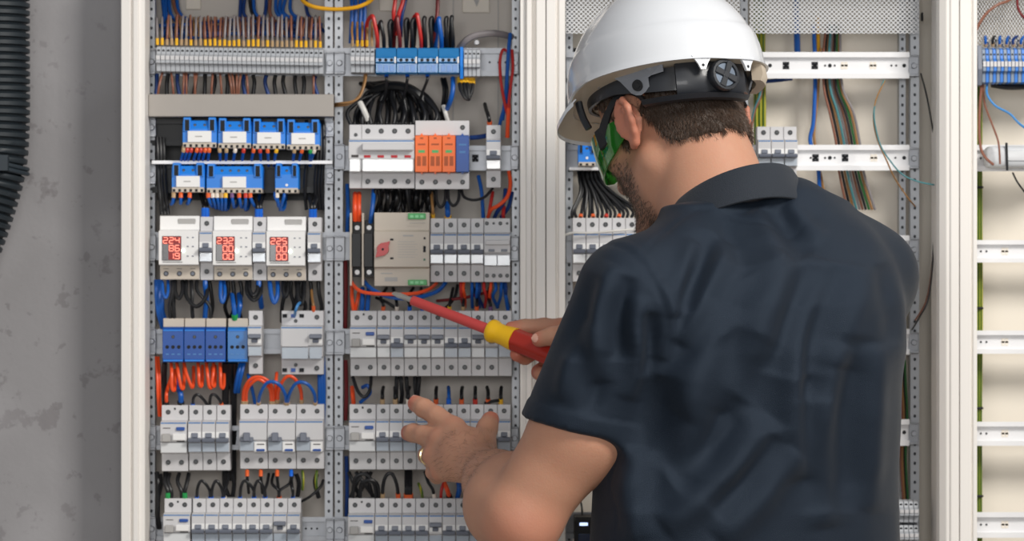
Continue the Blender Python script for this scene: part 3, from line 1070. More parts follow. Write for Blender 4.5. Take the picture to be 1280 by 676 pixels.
def mass(name, label, items):
    """an uncountable tangle: one mesh, one material per colour"""
    cols = sorted({t[0] for t in items})
    m = MB()
    mi = []
    for t in items:
        b = len(m.f)
        m.tube(catmull([PW(*p) for p in t[1]], 5), t[2] * S, 7)
        mi += [cols.index(t[0])] * (len(m.f) - b)
    me = bpy.data.meshes.new(name)
    me.from_pydata(m.v, [], m.f)
    for c in cols:
        me.materials.append(WM[c])
    me.polygons.foreach_set('material_index', mi)
    me.polygons.foreach_set('use_smooth', [True] * len(mi))
    me.update()
    o = bpy.data.objects.new(name, me)
    COL.objects.link(o)
    tag(o, label, 'cables', None, 'stuff')


def wires(where, group, items, loose=None, loose_label=None):
    """items: (colour, points, radius, ferrules); told apart by colour and by their order from the plaster wall"""
    if loose:
        mass('cable_tangle', loose_label, [t for t in items if loose(t)])
        items = [t for t in items if not loose(t)]
    items = sorted(items, key=lambda t: t[1][0][0])
    tot, cnt = {}, {}
    for t in items:
        tot[t[0]] = tot.get(t[0], 0) + 1
    for t in items:
        c = t[0]
        cnt[c] = cnt.get(c, 0) + 1
        nm = 'cable' if t[2] >= 2.4 else 'wire'
        lab = f'{ORD[cnt[c] - 1]} {c} {nm} from the wall side, {where}' if tot[c] > 1 else f'only {c} {nm} {where}'
        if len(lab.split()) > 16:
            print('LONG', lab)
        wire(lab, group, c, t[1], t[2], t[3] if len(t) > 3 else None, nm)


R = random.Random(5)
u_ = R.uniform

# A: long grey row, wires above
it = []
for i in range(35):
    x = 196.8 + i * 5.985
    c = R.choice(['brown', 'grey', 'grey', 'brown', 'grey'])
    f = 'yellow' if (i in (10, 11, 12, 13, 14, 15, 16, 17, 19, 20, 21, 29, 30, 31, 33, 34) or R.random() < .35) else 'beige'
    j = u_(-2, 2)
    it.append((c, [(x, 55.8 + i * .1, .026), (x + j * .3, 42, .024), (x + j, 27 + u_(-3, 3), .035), (x + j * 1.4, 21 + u_(-2, 2), .07), (x + j * 2, 30, .13)], 1.45, [(f, 7 + u_(0, 2), 0)]))
wires('atop the long grey terminal row', 'wires rising from the long grey terminal row', it)
it = []
for i in range(26):
    x = 212 + i * 7.3 + u_(-1, 1)
    c = 'brown' if i > 5 else 'tan'
    it.append((c, [(x, 46 + u_(-1, 2), .045), (x + u_(-1, 1), 38, .05), (x + u_(-2, 2), 27, .075), (x, 22, .12)], 1.5, [(R.choice(['orange', 'beige', 'orange', 'yellow']), 6, 0)]))
mass('wire_tier', 'dense tier of ferruled wires standing behind the long grey terminal row', it)
it = []
for x0, x1, xe in ((203, 205, 205), (207, 208, 214), (211, 214, 226), (216, 222, 240), (221, 226, 250), (301, 300, 300), (306, 305, 318), (312, 316, 330), (317, 320, 340), (333, 331, 322), (338, 338, 350), (345, 347, 372), (351, 352, 385), (357, 356, 392), (363, 366, 398), (382, 385, 399)):
    c = R.choice(['blue', 'dark blue', 'blue', 'dark blue', 'black']) if x0 not in (216, 338) else 'brown'
    it.append((c, [(x0, -45, .16), (x0, -5, .15), (x1, 18, .135), (xe, 33, .12), (xe + u_(-12, 12), 44, .10)], 2.3))
wires('behind the long grey terminal row', 'wires hanging behind the long grey row', it)
it = []
for i in range(7):
    v = 29 + i * 2.6
    it.append((R.choice(['blue', 'dark blue', 'dark blue', 'blue']), [(199 + i, v + 3, .10 + .006 * i), (240, v + u_(-3, 3), .11), (300, v + u_(-4, 4), .115), (350, v + u_(-3, 3), .11), (403 - i, v + 2, .10 + .006 * i)], 2.4))
mass('cable_loom', 'blue loom lying level behind the long grey terminal row', it)
wire('yellow cable drooping across the top of the twin uprights', None, 'yellow', [(366, -30, .09), (376, -3, .05), (388, 7, .03), (408, 11, .03), (432, 11, .03), (452, 7, .03), (468, -4, .05), (480, -30, .09)], 2.6, name='cable')
it = []
for x, dx in ((203, -6), (214, 3), (230, -1), (233, 0), (243, 1), (246, -3), (266, -2), (275, 2), (286, 4), (290, 3), (296, 0), (301, -3), (308, 2), (392, 0)):
    it.append(('brown', [(x, 90.5 + (x - 196) * .017, .028), (x + dx * .3, 98, .022), (x + dx * .7, 108, .018), (x + dx, 120, .022)], 1.5))
for i in range(17):
    x = 197 + i * 12.2 + u_(-3, 3)
    it.append((R.choice(['black', 'black', 'dark blue']), [(x, 92 + (x - 196) * .017, .055), (x + u_(-2, 2), 104, .06), (x + u_(-4, 4), 122, .06)], 2.6))
wires('under the long grey terminal row', 'wires under the long grey terminal row', it, lambda t: t[2] > 2.5, 'dark cables hanging behind the brown wires above the duct cover')

# B, C: neutral bars
it = []
for x, f in ((229.5, 'beige'), (234, 'red'), (239, 'red'), (246, 'orange'), (251, 'red'), (256.5, 'orange'), (261.5, 'orange'), (274.5, 'beige'), (283, 'beige'), (294, 'white'), (304.5, 'red'), (317, 'orange'), (325, 'red'), (334.5, 'orange'), (345.5, 'yellow'), (368, 'beige'), (377.5, 'orange'), (388, 'green'), (393, 'white')):
    j = u_(-3, 1)
    it.append(('blue', [(x, 183.5 + (x - 226) * .015, .018), (x, 188, .014), (x + j, 196, .022), (x + j * 1.8, 207, .06)], 1.9, [(f, 8, 0)]))
wires('under the four carded neutral bars', 'wires under the four carded neutral bars', it)
it = []
for x, f, e, vv in ((217, 'beige', -3, 255), (226, 'orange', 0, 252), (237, 'orange', -3, 254), (260.5, 'orange', 5, 258), (266, 'white', 4, 260), (271.5, 'white', 3, 261), (277, 'beige', 1, 262), (282, 'yellow', 0, 262), (290, 'purple', 3, 259), (299, 'orange', 3, 259), (307, 'red', 0, 262), (313, 'orange', 6, 258), (344, 'blue', 8, 262), (346.5, 'white', 2, 258), (355, 'blue', -5, 262)):
    it.append(('blue', [(x, 240.6, .016), (x, 246, .012), (x + e * .5, 254, .015), (x + e, vv, .03), (x + e + 4, vv - 4, .06), (x + e + 6, 238, .10)], 2.0, [(f, 8, 0)] if f != 'blue' else None))
wires('under the three lower neutral bars', 'wires under the three lower neutral bars', it)
it = []
for x in (197, 201, 205):
    it.append(('black', [(x - 1, 172, .06), (x, 190, .05), (x + 1, 220, .05), (x + 3, 245, .04), (x + 5, 268, .035)], 2.4))
for x, f in ((256.5, 'blue'), (323.5, 'blue'), (391, 'blue')):
    for d in (-1.6, 1.8):
        it.append(('black', [(x + d, 270.3 + (x - 256) * .006, .026), (x + d, 258, .022), (x + d * 2.4, 248, .045), (x + d * 4, 238, .09), (x + d * 5, 210, .12)], 2.6, [(f, 11, 0)]))
for x in (383, 400, 404, 396):
    it.append(('black', [(x, 150, .06), (x + 1, 190, .05), (x - 2, 230, .055), (x, 262, .07)], 2.2))
wires('above the red displays', 'black cables above the red displays', it)

# D below: under the displays
it = [('blue', [(195 + i * 3, 350, .045), (196 + i * 3.4, 375, .03), (198 + i * 3, 392, .035), (203 + i * 4, 410, .05)], 2.6) for i in range(3)]
it += [('blue', [(203, 352, .03), (204, 366, .018), (207.5, 372, .016), (210, 364, .02), (210, 351, .04)], 2.0),
       ('blue', [(276, 351, .03), (275.5, 368, .018), (278, 378, .016), (281, 368, .02), (280, 352, .04)], 2.4),
       ('blue', [(337, 351, .03), (339, 368, .018), (343, 378, .016), (347, 368, .02), (347, 352, .04)], 3.0),
       ('blue', [(290, 368, .05), (291.5, 378, .02), (293, 390, .016), (293.5, 399, .02)], 3.0, [('green', 7, -1)]),
       ('blue', [(299, 368, .055), (300, 380, .025), (298, 390, .025), (296, 400, .04)], 3.6),
       ('light blue', [(378, 377, .04), (373, 380, .0), (369.5, 388, -.004), (368.5, 394, .018)], 1.9)]
for x, e in ((215, 212), (216.5, 217), (239, 240), (246, 262)):
    it.append(('black', [(x, 351, .03), (x + 1, 364, .02), (e, 382, .018), (e + 1, 398, .02)], 2.4))
for a, b, d in ((219, 228, 22), (233, 258, 32), (309, 326, 24), (312, 322, 18), (354, 360, 20), (372, 380, 30)):
    it.append(('black', [(a, 351, .035), (a, 351 + d * .6, .018), ((a + b) / 2, 351 + d, .012), (b, 351 + d * .6, .018), (b, 351, .035)], 2.6))
for x in (262, 285, 291, 300, 357, 364, 370, 377, 388, 398):
    it.append(('black', [(x, 351, .05), (x + u_(-3, 3), 366, .05), (x + u_(-5, 5), 384, .06), (x + u_(-5, 5), 402, .09)], 2.5))
it += [('blue', [(256.5, 350.5, .026), (256.5, 358, .024), (258, 372, .03), (256, 398, .045)], 3.2), ('blue', [(323.5, 351, .026), (323.5, 359, .024), (325, 370, .03), (327, 384, .06)], 3.4),
       ('tan', [(392, 389, .022), (391.5, 380, .018), (390, 372, .03), (389, 355, .06)], 1.8, [('orange', 8, 0)])]
wires('below the red displays', 'wires below the red displays', it, lambda t: t[0] == 'black' and t[2] == 2.5, 'black cables crowded behind the loops below the red displays')

# E below
it = []
for x, b, vv in ((214, 216, 488), (221, 227, 486), (230, 239, 484), (247.5, 250, 483), (258, 262, 485), (267, 266, 483), (275, 277, 485)):
    it.append(('orange', [(x, 453.5, .03), (x + (b - x) * .3, 466, .016), (b - 1, vv - 4, .014), (b + 1.4, vv, .016), (b + 3, vv - 6, .022), (b + 3, vv - 26, .05)], 2.2))
it += [('orange', [(208.5, 505.5, .025), (208, 494, .018), (210, 484, .03), (214, 470, .05)], 2.2, [('black', 5, 0)]), ('blue', [(226, 505.5, .025), (226, 494, .018), (223, 484, .03), (220, 470, .05)], 3.4, [('black', 5, 0)]),
       ('black', [(241, 506.5, .025), (242, 497, .014), (247, 493, .012), (254, 499, .016), (260, 507, .025)], 1.9, [('blue', 4, 0)]),
       ('black', [(262, 506, .028), (263.5, 495, .014), (268, 493, .012), (274, 499, .016), (277.5, 507, .025)], 1.9, [('orange', 5, -1)]),
       ('orange', [(195, 446, .05), (196.5, 470, .03), (197.5, 495, .028), (199, 520, .045)], 1.8), ('orange', [(198, 446, .055), (199.5, 470, .035), (200, 495, .033), (201, 520, .05)], 1.8)]
for x in (284, 289, 294, 206, 281):
    it.append(('black', [(x, 453.6, .03), (x + u_(-1, 1), 475, .045), (x + u_(-2, 2), 500, .055), (x + u_(-3, 3), 600, .10)], 3.4))
for x in (296, 300):
    it.append(('blue', [(x + 5, 454, .03), (x + 2, 466, .025), (x - 1, 480, .03), (x - 2, 490, .045)], 2.6))
wires('below the blue distribution blocks', 'wires below the blue distribution blocks', it)
it = []
for a, b, t, vb, dx in ((304, 342, 471, 499, 0), (307.5, 339, 474, 499, 1), (347, 377, 470, 497, 0)):
    it.append(('orange', [(a, vb + 6, .025), (a + 1, 488, .012), (a + 8, t + 4, .004), ((a + b) / 2, t, .002), (b - 7, t + 5, .004), (b - 1, 488, .012), (b, vb + 6, .025)], 2.2, [('beige', 6, 0), ('beige', 6, -1)]))
it.append(('orange', [(344.5, 505, .028), (345, 490, .018), (345, 476, .016), (346, 466, .03)], 2.2, [('beige', 6, 0)]))
for a, b, t in ((323, 357.5, 477), (359.5, 394, 477.5)):
    it.append(('blue', [(a, 505, .022), (a + 2, 493, .008), (a + 9, t + 3, 0), ((a + b) / 2, t, -.002), (b - 8, t + 4, 0), (b - 1, 493, .008), (b, 505, .022)], 2.2, [('beige', 5, 0), ('beige', 5, -1)]))
it.append(('blue', [(319, 505, .03), (316, 490, .02), (313, 478, .018), (310, 468, .03)], 2.2))
for i in range(3):
    it.append(('blue', [(398 + i * 3, 446, .06), (399 + i * 3, 470, .045), (399 + i * 3, 500, .045), (398 + i * 3, 530, .06)], 2.4))
wires('arching over the low button breakers', 'wires arching over the low button breakers', it)

# F below
it = []
for x, e in ((210, 206), (214, 210), (227, 222), (231, 234)):
    it.append(('black', [(x, 624, .025), (x, 614, .02), (e, 602, .025), (e + 2, 592, .04)], 2.6, [('green', 10, 0)] if x in (210, 231) else None))
for a, b in ((246, 263), (264.5, 279), (300, 318), (317, 332)):
    it.append(('black', [(a, 624, .026), (a + 1, 610, .014), (a + 5, 601, .012), ((a + b) / 2 + 2, 604, .012), (b - 1, 613, .016), (b, 624, .026)], 1.9, [('blue', 5, 0), ('blue', 5, -1)]))
for x, e, f in ((281, 284, 'white'), (331, 334, 'blue'), (348, 340, 'orange'), (350, 362, 'orange'), (366, 364, 'blue'), (309, 308, 'orange'), (326, 326, 'orange'), (346.5, 346, 'orange'), (364, 363, 'blue')):
    if x in (309, 326, 346.5, 364):
        it.append(('black', [(x, 588, .026), (x, 597, .02), (x + 1, 606, .03), (x + 2, 616, .06)], 1.9, [(f, 9, 0)]))
    else:
        it.append(('black', [(x, 624, .03), (x, 613, .018), (e, 604, .025), (e + 2, 592, .05)], 1.9, [(f, 6, 0)]))
it += [('green-yellow', [(378, 588, .03), (379, 600, .024), (378, 612, .03)], 1.8), ('green-yellow', [(396, 588, .03), (395, 600, .024), (396, 612, .03)], 1.8),
       ('black', [(376, 627, .03), (388, 620, .02), (400, 609, .025), (404, 600, .04)], 1.8), ('black', [(196, 590, .05), (198, 610, .04), (197, 640, .04), (199, 660, .06)], 3.0)]
for x in (200, 284, 290, 370, 396):
    it.append(('black', [(x, 592, .06), (x + u_(-4, 4), 604, .06), (x + u_(-4, 4), 622, .07)], 2.8))
wires('under the low button breakers', 'wires between the two lowest rows', it)

# second bay, top
it = []
for x, a, t, c, f in ((472, 459, 20, 'red', 0), (480, 473, 27, 'black', 0), (488, 490, 26, 'black', 0), (500, 494, 21, 'dark red', 0), (508, 510, 24, 'black', 0), (516, 519, 24, 'black', 0), (526.5, 516, 18, 'red', 0),
                      (532, 530, 22, 'black', 0), (539.5, 541, 22, 'black', 0), (552, 546, 23, 'blue', 0), (559, 558, 22, 'black', 0), (566.5, 564, 21, 'black', 0)):
    it.append((c, [(x, 58.5, .03), (x - .5, 46, .018), (x - 2 + (a - x) * .2, t + 5, .016), (x + (a - x) * .55, t, .02), (a, t + 8, .035), (a - 1, 46, .07), (a - 2, 66, .1)], 2.5 if c != 'blue' else 3.0))
it += [('red', [(495, -30, .06), (494, 0, .05), (492, 18, .045), (494, 40, .06)], 2.6), ('red', [(507, -30, .06), (504, 0, .05), (498, 20, .045), (496, 44, .06)], 2.6), ('dark blue', [(510, -30, .075), (507, 0, .065), (502, 22, .06), (501, 46, .075)], 2.2),
       ('dark red', [(547, -30, .07), (547, 10, .06), (544, 36, .055), (540, 54, .06)], 2.6)]
wires('over the turquoise distribution blocks', 'wires over the turquoise distribution blocks', it)
it = []
for i in range(5):
    x = 440.5 + i * 6.1
    it.append(('tan', [(x, 57.3, .026), (x, 48, .022), (x + u_(-1, 1), 38, .035), (x, 28, .07)], 1.5, [('yellow' if i in (1, 3, 2) else 'beige', 8, 0)]))
for x in (438, 443, 449, 454):
    it.append(('blue', [(x, 54, .09), (x + 1, 34, .085), (x + 2, 10, .09), (x, -20, .1)], 2.4))
it.append(('tan', [(458, 92, .028), (456, 104, .018), (450, 120, .012), (440, 127, .01), (426, 129, .015), (418, 130, .04)], 1.5))
it.append(('tan', [(456, 93, .03), (454, 108, .022), (447, 122, .016), (436, 130, .014), (424, 132, .02), (417, 133, .045)], 1.5))
wires('by the five grey terminals', 'wires by the five grey terminals', it)
wire('grey conduit arching over the rail behind the last grey terminals', None, 'grey', [(573, 62, .06), (581, 52, .04), (592, 45, .035), (608, 42, .035), (622, 42, .04), (640, 46, .07)], 4.2, name='conduit')
MB().cyl(P(596, 53, .05), (0, -1, 0), .004, .004, 12, .003).build('bolt', M_zinc_l, cabL)
it = [('blue', [(638, 42, .05), (636, 60, .035), (634, 90, .03), (632, 120, .035), (628, 150, .05)], 2.4), ('blue', [(634, 104, .045), (633, 125, .04), (626, 150, .05), (622, 172, .07)], 2.2),
      ('red', [(636, 66, .04), (629, 62, .03), (625, 76, .025), (626, 100, .025), (630, 125, .028), (636, 150, .04)], 1.9), ('red', [(640, 62, .045), (641, 85, .035), (638, 110, .03), (636, 130, .03), (635, 172, .04)], 1.9),
      ('orange', [(636, 130, .035), (635, 150, .028), (634, 172, .03)], 2.6), ('orange', [(636, 214, .04), (638, 230, .03), (634, 246, .024), (624, 256, .022), (614, 262, .026), (610, 272, .05)], 2.4),
      ('red', [(616, 240, .05), (613, 256, .03), (611, 268, .04)], 2.2), ('red', [(630, 258, .05), (629, 268, .04), (630, 274, .06)], 2.4), ('blue', [(598, 220, .06), (602, 240, .04), (604, 272, .05)], 2.4),
      ('dark blue', [(632, 236, .05), (630, 252, .04), (622, 264, .04), (618, 272, .06)], 2.6), ('dark blue', [(640, 240, .06), (636, 258, .05), (626, 272, .06)], 2.4), ('dark blue', [(588, 172, .06), (600, 171, .05), (616, 168, .06)], 3.0),
      ('black', [(612, 155, .026), (611, 147, .02), (608, 138, .04), (606, 130, .09)], 2.4, [('orange', 5, 0)]),
      ('black', [(577, 236.5, .028), (580, 246, .018), (592, 250, .014), (606, 246, .018), (616, 235, .028)], 1.8)]
wires('around the breaker past the surge arrester', 'wires around the lone breaker by the surge arrester', it)
# black bundle in the upper middle
it = []
for i in range(26):
    x = 438 + i * 4.4
    top = (470 + i * 1.5, 106 + abs(i - 13) * .7)
    it.append(('black', [(x + u_(-2, 2), 156, .03 + (i % 3) * .012), (x + u_(-4, 4), 140, .04 + (i % 3) * .02), (x * .55 + top[0] * .45, 122 + u_(-8, 4), .07 + (i % 4) * .014), (top[0], top[1] + u_(-2, 4), .09), (top[0] - 20, 104, .13)], 2.6))
for x, e in ((483, 482), (509, 506), (534, 528)):
    it.append(('black', [(x, 92.5, .028), (x, 100, .022), (e, 116, .04), (e - 8, 140, .08)], 1.9, [('blue', 6, 0)]))
for x in (552, 556):
    it.append(('black', [(x, 98, .06), (x + 3, 112, .045), (x + 2, 126, .05), (x - 1, 150, .09)], 2.0))
for a, b in ((574, 590), (579, 587), (583, 585)):
    it.append(('black', [(a, 98, .03), (a + 2, 112, .02), ((a + b) / 2 + 2, 124, .018), (b, 112, .025), (b + 1, 98, .035)], 2.4, [('yellow', 8, 0), ('yellow', 8, -1)]))
it += [('blue', [(566, 97, .03), (566, 112, .022), (563, 126, .024), (559, 136, .045)], 3.0), ('white', [(554, 132, .05), (557, 142, .045), (560, 152, .06)], 2.8), ('white', [(450, 128, .035), (455, 138, .028), (460, 150, .035)], 3.6)]
wires('above the orange surge arrester', 'wires in the tangle above the surge arrester', it, lambda t: t[0] == 'black' and t[2] == 2.6, 'black cable tangle above the four pole breaker with red marks')
wire('thick brown black cable arching over the tangle above the surge arrester', None, 'black', [(470, 112, .09), (490, 107, .075), (512, 111, .07), (528, 124, .07), (536, 144, .08), (538, 175, .1)], 6.0, name='cable')
# below surge row
it = []
for x in (444, 449):
    it.append(('orange', [(x, 242, .05), (x - .5, 252, .018), (x - .5, 264, .012), (x, 276, .016)], 3.0))
it += [('blue', [(467, 238, .04), (466, 254, .02), (464, 270, .016), (463, 278, .02)], 2.8), ('blue', [(560, 272.5, .026), (559.5, 264, .02), (559, 254, .04)], 3.4, [('yellow', 4, 0)]), ('tan', [(541.5, 272, .026), (541, 262, .018), (540, 248, .03), (539, 238, .06)], 1.9, [('yellow', 7, 0)])]
for a, b, d in ((545, 557, 22), (560, 574, 20)):
    it.append(('black', [(a, 236.8, .026), (a + 1, 236 + d * .7, .016), ((a + b) / 2, 237 + d, .012), (b - 1, 236 + d * .7, .016), (b, 236.8, .026)], 2.0))
for i in range(24):
    x = 470 + i * 3.2
    it.append(('black', [(x, 236, .03 + (i % 3) * .02), (x + u_(-3, 3), 250, .035 + (i % 4) * .02), (x + u_(-5, 5), 266, .06 + (i % 3) * .02), (x, 284, .11)], 2.4))
wires('above the change-over switch', 'wires above the change-over switch', it, lambda t: t[0] == 'black' and t[2] == 2.4, 'black cable tangle above the beige change-over switch')
# below change-over switch
it = [('orange', [(439, 351, .03), (443, 358, .0), (454, 365, -.012), (480, 367.5, -.016), (515, 367, -.012), (535, 362, 0), (546, 354, .03)], 2.3), ('blue', [(455, 351, .03), (462, 359, .005), (480, 369, -.008), (505, 373, -.01), (530, 370, -.004), (548, 363, .01), (557, 353, .03)], 2.6),
      ('orange', [(440, 356, .05), (440, 372, .03), (442, 388, .03)], 2.4), ('orange', [(449, 362, .05), (447, 375, .03), (444, 388, .035)], 2.4), ('blue', [(453, 360, .05), (453, 374, .035), (452, 388, .035)], 3.0), ('blue', [(461, 360, .055), (460, 374, .04), (459, 388, .04)], 3.0),
      ('dark red', [(546, 376, .05), (566, 374, .03), (590, 370, .035), (612, 364, .05)], 2.0), ('black', [(470, 372, .05), (484, 378, .03), (496, 386, .03)], 1.9), ('black', [(572, 356, .05), (568, 372, .03), (556, 386, .05)], 2.0)]
for x, c in ((576, 'red'), (580, 'orange'), (590, 'blue'), (596, 'blue'), (605, 'red'), (614, 'orange'), (619, 'blue'), (627, 'blue'), (632, 'dark blue'), (599, 'dark blue')):
    it.append((c, [(x, 353, .03), (x + u_(-1, 1), 361, .018), (x + u_(-3, 3), 371, .03), (x + u_(-6, 6), 384, .07)], 2.1))
it.append(('blue', [(630, 352, .04), (632, 368, .025), (635, 388, .05)], 2.4))
for x, f in ((479, 'orange'), (496, 'white'), (512, 'blue'), (528, 'blue'), (562, 'yellow'), (579, 'beige'), (596, 'orange'), (613, 'purple')):
    it.append(('black', [(x, 388.3, .026), (x, 380, .02), (x + u_(-3, 3), 372, .04), (x + u_(-5, 5), 360, .09)], 2.0, [(f, 8, 0)]))
wires('under the rotary change-over switch row', 'wires under the change-over switch row', it)
# below screwdriver row
it = []
for x, f, c in ((478, 'beige', 'black'), (494, 'beige', 'black'), (510, 'white', 'black'), (545, 'orange', 'black'), (561, 'blue', 'blue'), (577, 'orange', 'black'), (594, 'red', 'black'), (610, 'orange', 'black'), (626, 'yellow', 'black')):
    it.append((c, [(x, 505.3, .026), (x, 496, .02), (x, 489, .03), (x + u_(-2, 2), 484, .06)], 2.3, [(f, 9, 0)]))
for x in (496, 501, 508, 524, 519):
    it.append(('black', [(x, 471, .035), (x + u_(-1, 1), 480, .03), (x + u_(-2, 2), 494, .035), (x, 506, .06)], 2.6))
it += [('black', [(441, 471, .03), (447, 488, .016), (455, 496, .012), (462, 488, .016), (464, 471, .03)], 2.2), ('blue', [(453, 484, .04), (460, 482, .025), (462, 492, .03), (450, 503, .04)], 2.4), ('orange', [(440, 484, .04), (441, 494, .024), (442, 504, .03)], 2.8), ('black', [(628, 500, .024), (618, 501, .018), (606, 504, .024)], 2.0)]
wires('in the gap under the screwdriver row', 'wires under the screwdriver row', it)
it = []
for a, b, t in ((478, 498, 592), (441, 470, 593), (450, 474, 600)):
    it.append(('black', [(a, 624, .028), (a + 1, 606, .014), (a + 5, t + 2, .01), ((a + b) / 2 + 2, t, .01), (b - 2, 606, .014), (b, 624, .028)], 2.3, [('tan' if False else 'beige', 10, 0), ('orange', 10, -1)] if a == 478 else None))
for x, e in ((436, 450), (452, 438), (464, 446), (445, 468), (458, 466)):
    it.append(('black', [(x, 590, .04), ((x + e) / 2, 606, .03), (e, 622, .05)], 2.4))
for x, f in ((508, 'orange'), (513, 'orange'), (510, 'orange')):
    it.append(('black', [(x, 623.6, .028), (x, 612, .018), (x, 600, .03), (x, 588, .05)], 2.6, [(f, 10, 0)]))
it += [('green-yellow', [(528, 624, .028), (527, 614, .02), (523, 604, .03)], 1.8), ('black', [(531, 589, .04), (535, 602, .03), (541, 612, .024), (543, 624, .028)], 2.0, [('white', 8, -1)]), ('red', [(551, 623, .03), (552, 612, .02), (556, 600, .03)], 2.0), ('orange', [(562, 622, .03), (559, 612, .018), (555, 602, .03)], 3.0, [('black', 6, 0)]),
       ('blue', [(572, 622, .03), (574, 610, .02), (572, 598, .04)], 3.2)]
wires('in the gap behind the wedding ring hand', 'wires behind the ring hand', it)
for k, (u, c, v0, v1) in enumerate(((432, 'dark red', 470, 505), (431.5, 'dark red', 340, 390), (433, 'dark blue', 590, 625), (434, 'blue', 250, 270))):
    wire(f'short {c} wire beside the inner twin upright, {["under the screwdriver row", "above the screwdriver row", "in the lowest gap", "by the contactors"][k]}', 'wires beside the inner twin upright', c, [(u, v0 - 20, .075), (u + 1, (v0 + v1) / 2, .068), (u, v1 + 20, .075)], 2.6)

# middle cabinet
it = []
for i in range(16):
    x = 715 + i * 5.3
    it.append(('black', [(722 + i * 2, 205, .10 + .008 * (i % 3)), (724 + i * 1.7, 222, .07 + .008 * (i % 3)), ((736 + x) / 2, 240, .05 + .006 * (i % 3)), (x + u_(-2, 2), 262, .035), (x, 271.5, .026)], 2.0, [(R.choice(['orange', 'orange', 'yellow', 'red']), 4, -1)] if i in (2, 5, 8, 11) else None))
wires('fanning out beside the man\'s cheek', 'black cables beside the man\'s cheek', it)
wire('thin white wire looped round the breakers beside the man\'s cheek', None, 'white', [(706, 294, -.01), (716, 291, -.012), (740, 291, -.006), (775, 288, -.004), (800, 286, .02)], 1.5)
it = []
for x in (944, 949, 954):
    it.append(('green-yellow', [(x, -30, .12), (x, 60, .12), (x + 1, 150, .12), (x, 260, .12)], 2.8))
it += [('blue', [(1017, 30, .11), (1019, 90, .1), (1017, 150, .09), (1013, 170, .085), (1014, 182, .08), (1023, 212, .09), (1024, 260, .1)], 2.6), ('yellow', [(1022, 20, .13), (1023, 60, .12), (1025, 95, .11)], 2.6), ('blue', [(995, -10, .14), (996, 40, .14), (997, 70, .13)], 4.0),
       ('tan', [(1026, 60, .1), (1022, 120, .1), (1018, 160, .095), (1019, 182, .09), (1030, 240, .1)], 1.8)]
for i, c in enumerate(['brown', 'black', 'tan', 'teal', 'grey', 'brown', 'black', 'green', 'tan', 'grey']):
    x = 1029 + i * 1.9
    it.append((c, [(x + 4, 30, .12 + .006 * (i % 3)), (x + i * .5, 70, .09 + .012 * (i % 3)), (x + 1 + i * .7, 110, .08 + .012 * (i % 3)), (x + 8 + i * 1.4, 140, .075 + .012 * (i % 3)), (x + 16 + i * 1.4, 178, .075 + .012 * (i % 3)), (x + 20 + i * 1.5, 215, .085 + .012 * (i % 3)), (x + 30 + i * 2, 262, .095 + .012 * (i % 3))], 1.6))
it += [('dark blue', [(946, 102, .1), (965, 101, .1), (990, 98, .11)], 2.6), ('teal', [(940, 152, .1), (944, 135, .1), (950, 118, .1), (954, 90, .11)], 1.8), ('brown', [(938, 165, .1), (943, 140, .1), (950, 122, .1), (955, 95, .11)], 1.8),
       ('yellow', [(1000, 240, .1), (1012, 231, .09), (1024, 236, .1)], 2.0), ('blue', [(1004, 246, .1), (1014, 236, .085), (1030, 242, .1)], 2.0)]
wires('behind the bare rails', 'wires behind the bare rails', it)
it = [('tan', [(1106, 101, .03), (1095, 125, .01), (1092, 150, .0), (1097, 175, -.005), (1108, 200, -.005), (1118, 222, .0), (1134, 246, .01), (1144, 258, .04)], 1.0), ('teal', [(1105, 100, .03), (1094, 130, .008), (1093, 150, -.004), (1100, 180, -.01), (1112, 200, -.012), (1128, 218, -.012), (1148, 227, -.012), (1168, 231, -.01)], 1.0),
      ('black', [(1151, 92, .04), (1158, 118, .02), (1164, 150, .01), (1168, 175, .03)], 1.1), ('black', [(1167, 300, .02), (1165, 340, .0), (1160, 375, -.01), (1150, 395, -.01), (1140, 412, .02)], 1.1), ('brown', [(1167, 310, .04), (1163, 350, .02), (1156, 380, .01), (1144, 400, .02)], 1.0)]
wires('loose before the bare rails', 'loose thin wires by the side sheet', it)
it = []
for i in range(4):
    it.append((['brown', 'tan', 'black', 'green'][i], [(1124 + i * 2.4, 450, .11), (1125 + i * 2.4, 480, .1), (1128 + i * 2, 520, .1), (1126 + i * 2, 570, .1), (1129 + i * 2, 626, .09)], 1.4))
wires('in the narrow gap beside the shirt', 'wires in the gap beside the shirt', it)
it = [('black', [(728, 646, .03), (727, 632, .04), (724, 618, .06), (722, 590, .1)], 1.2), ('black', [(742, 600, .1), (744, 612, .1), (750, 640, .1)], 1.2)]
wires('above the black plug-in adapter', 'wires above the adapter', it)

# far cabinet
it = []
for x, r_ in ((1219.5, 2.4), (1223, 2.4), (1226, 2.2)):
    it.append(('green-yellow', [(x, 100, .12), (x, 250, .12), (x + .6, 400, .12), (x - .4, 520, .12), (x, 760, .12)], r_))
it += [('brown', [(1219, 50, -.005), (1221, 36, -.01), (1232, 18, -.012), (1247, 6, -.01), (1262, 0, .0), (1275, -14, .03)], 1.8), ('dark red', [(1272, -10, .0), (1272, 8, -.006), (1278, 20, -.008), (1290, 30, .0)], 1.6),
       ('brown', [(1227, 106, .03), (1225, 130, .02), (1224, 160, .01), (1226, 185, .005), (1232, 197, .0), (1242, 206, .0)], 1.8), ('brown', [(1229, 106, .03), (1231, 130, .018), (1240, 155, .0), (1248, 178, -.006), (1250, 205, -.004)], 1.3),
       ('light blue', [(1234, 105, .03), (1234, 118, .015), (1244, 132, .01), (1262, 142, .01), (1276, 156, .01), (1300, 172, .02)], 1.5), ('black', [(1266, 216, .03), (1272, 228, .02), (1284, 244, .03)], 1.2)]
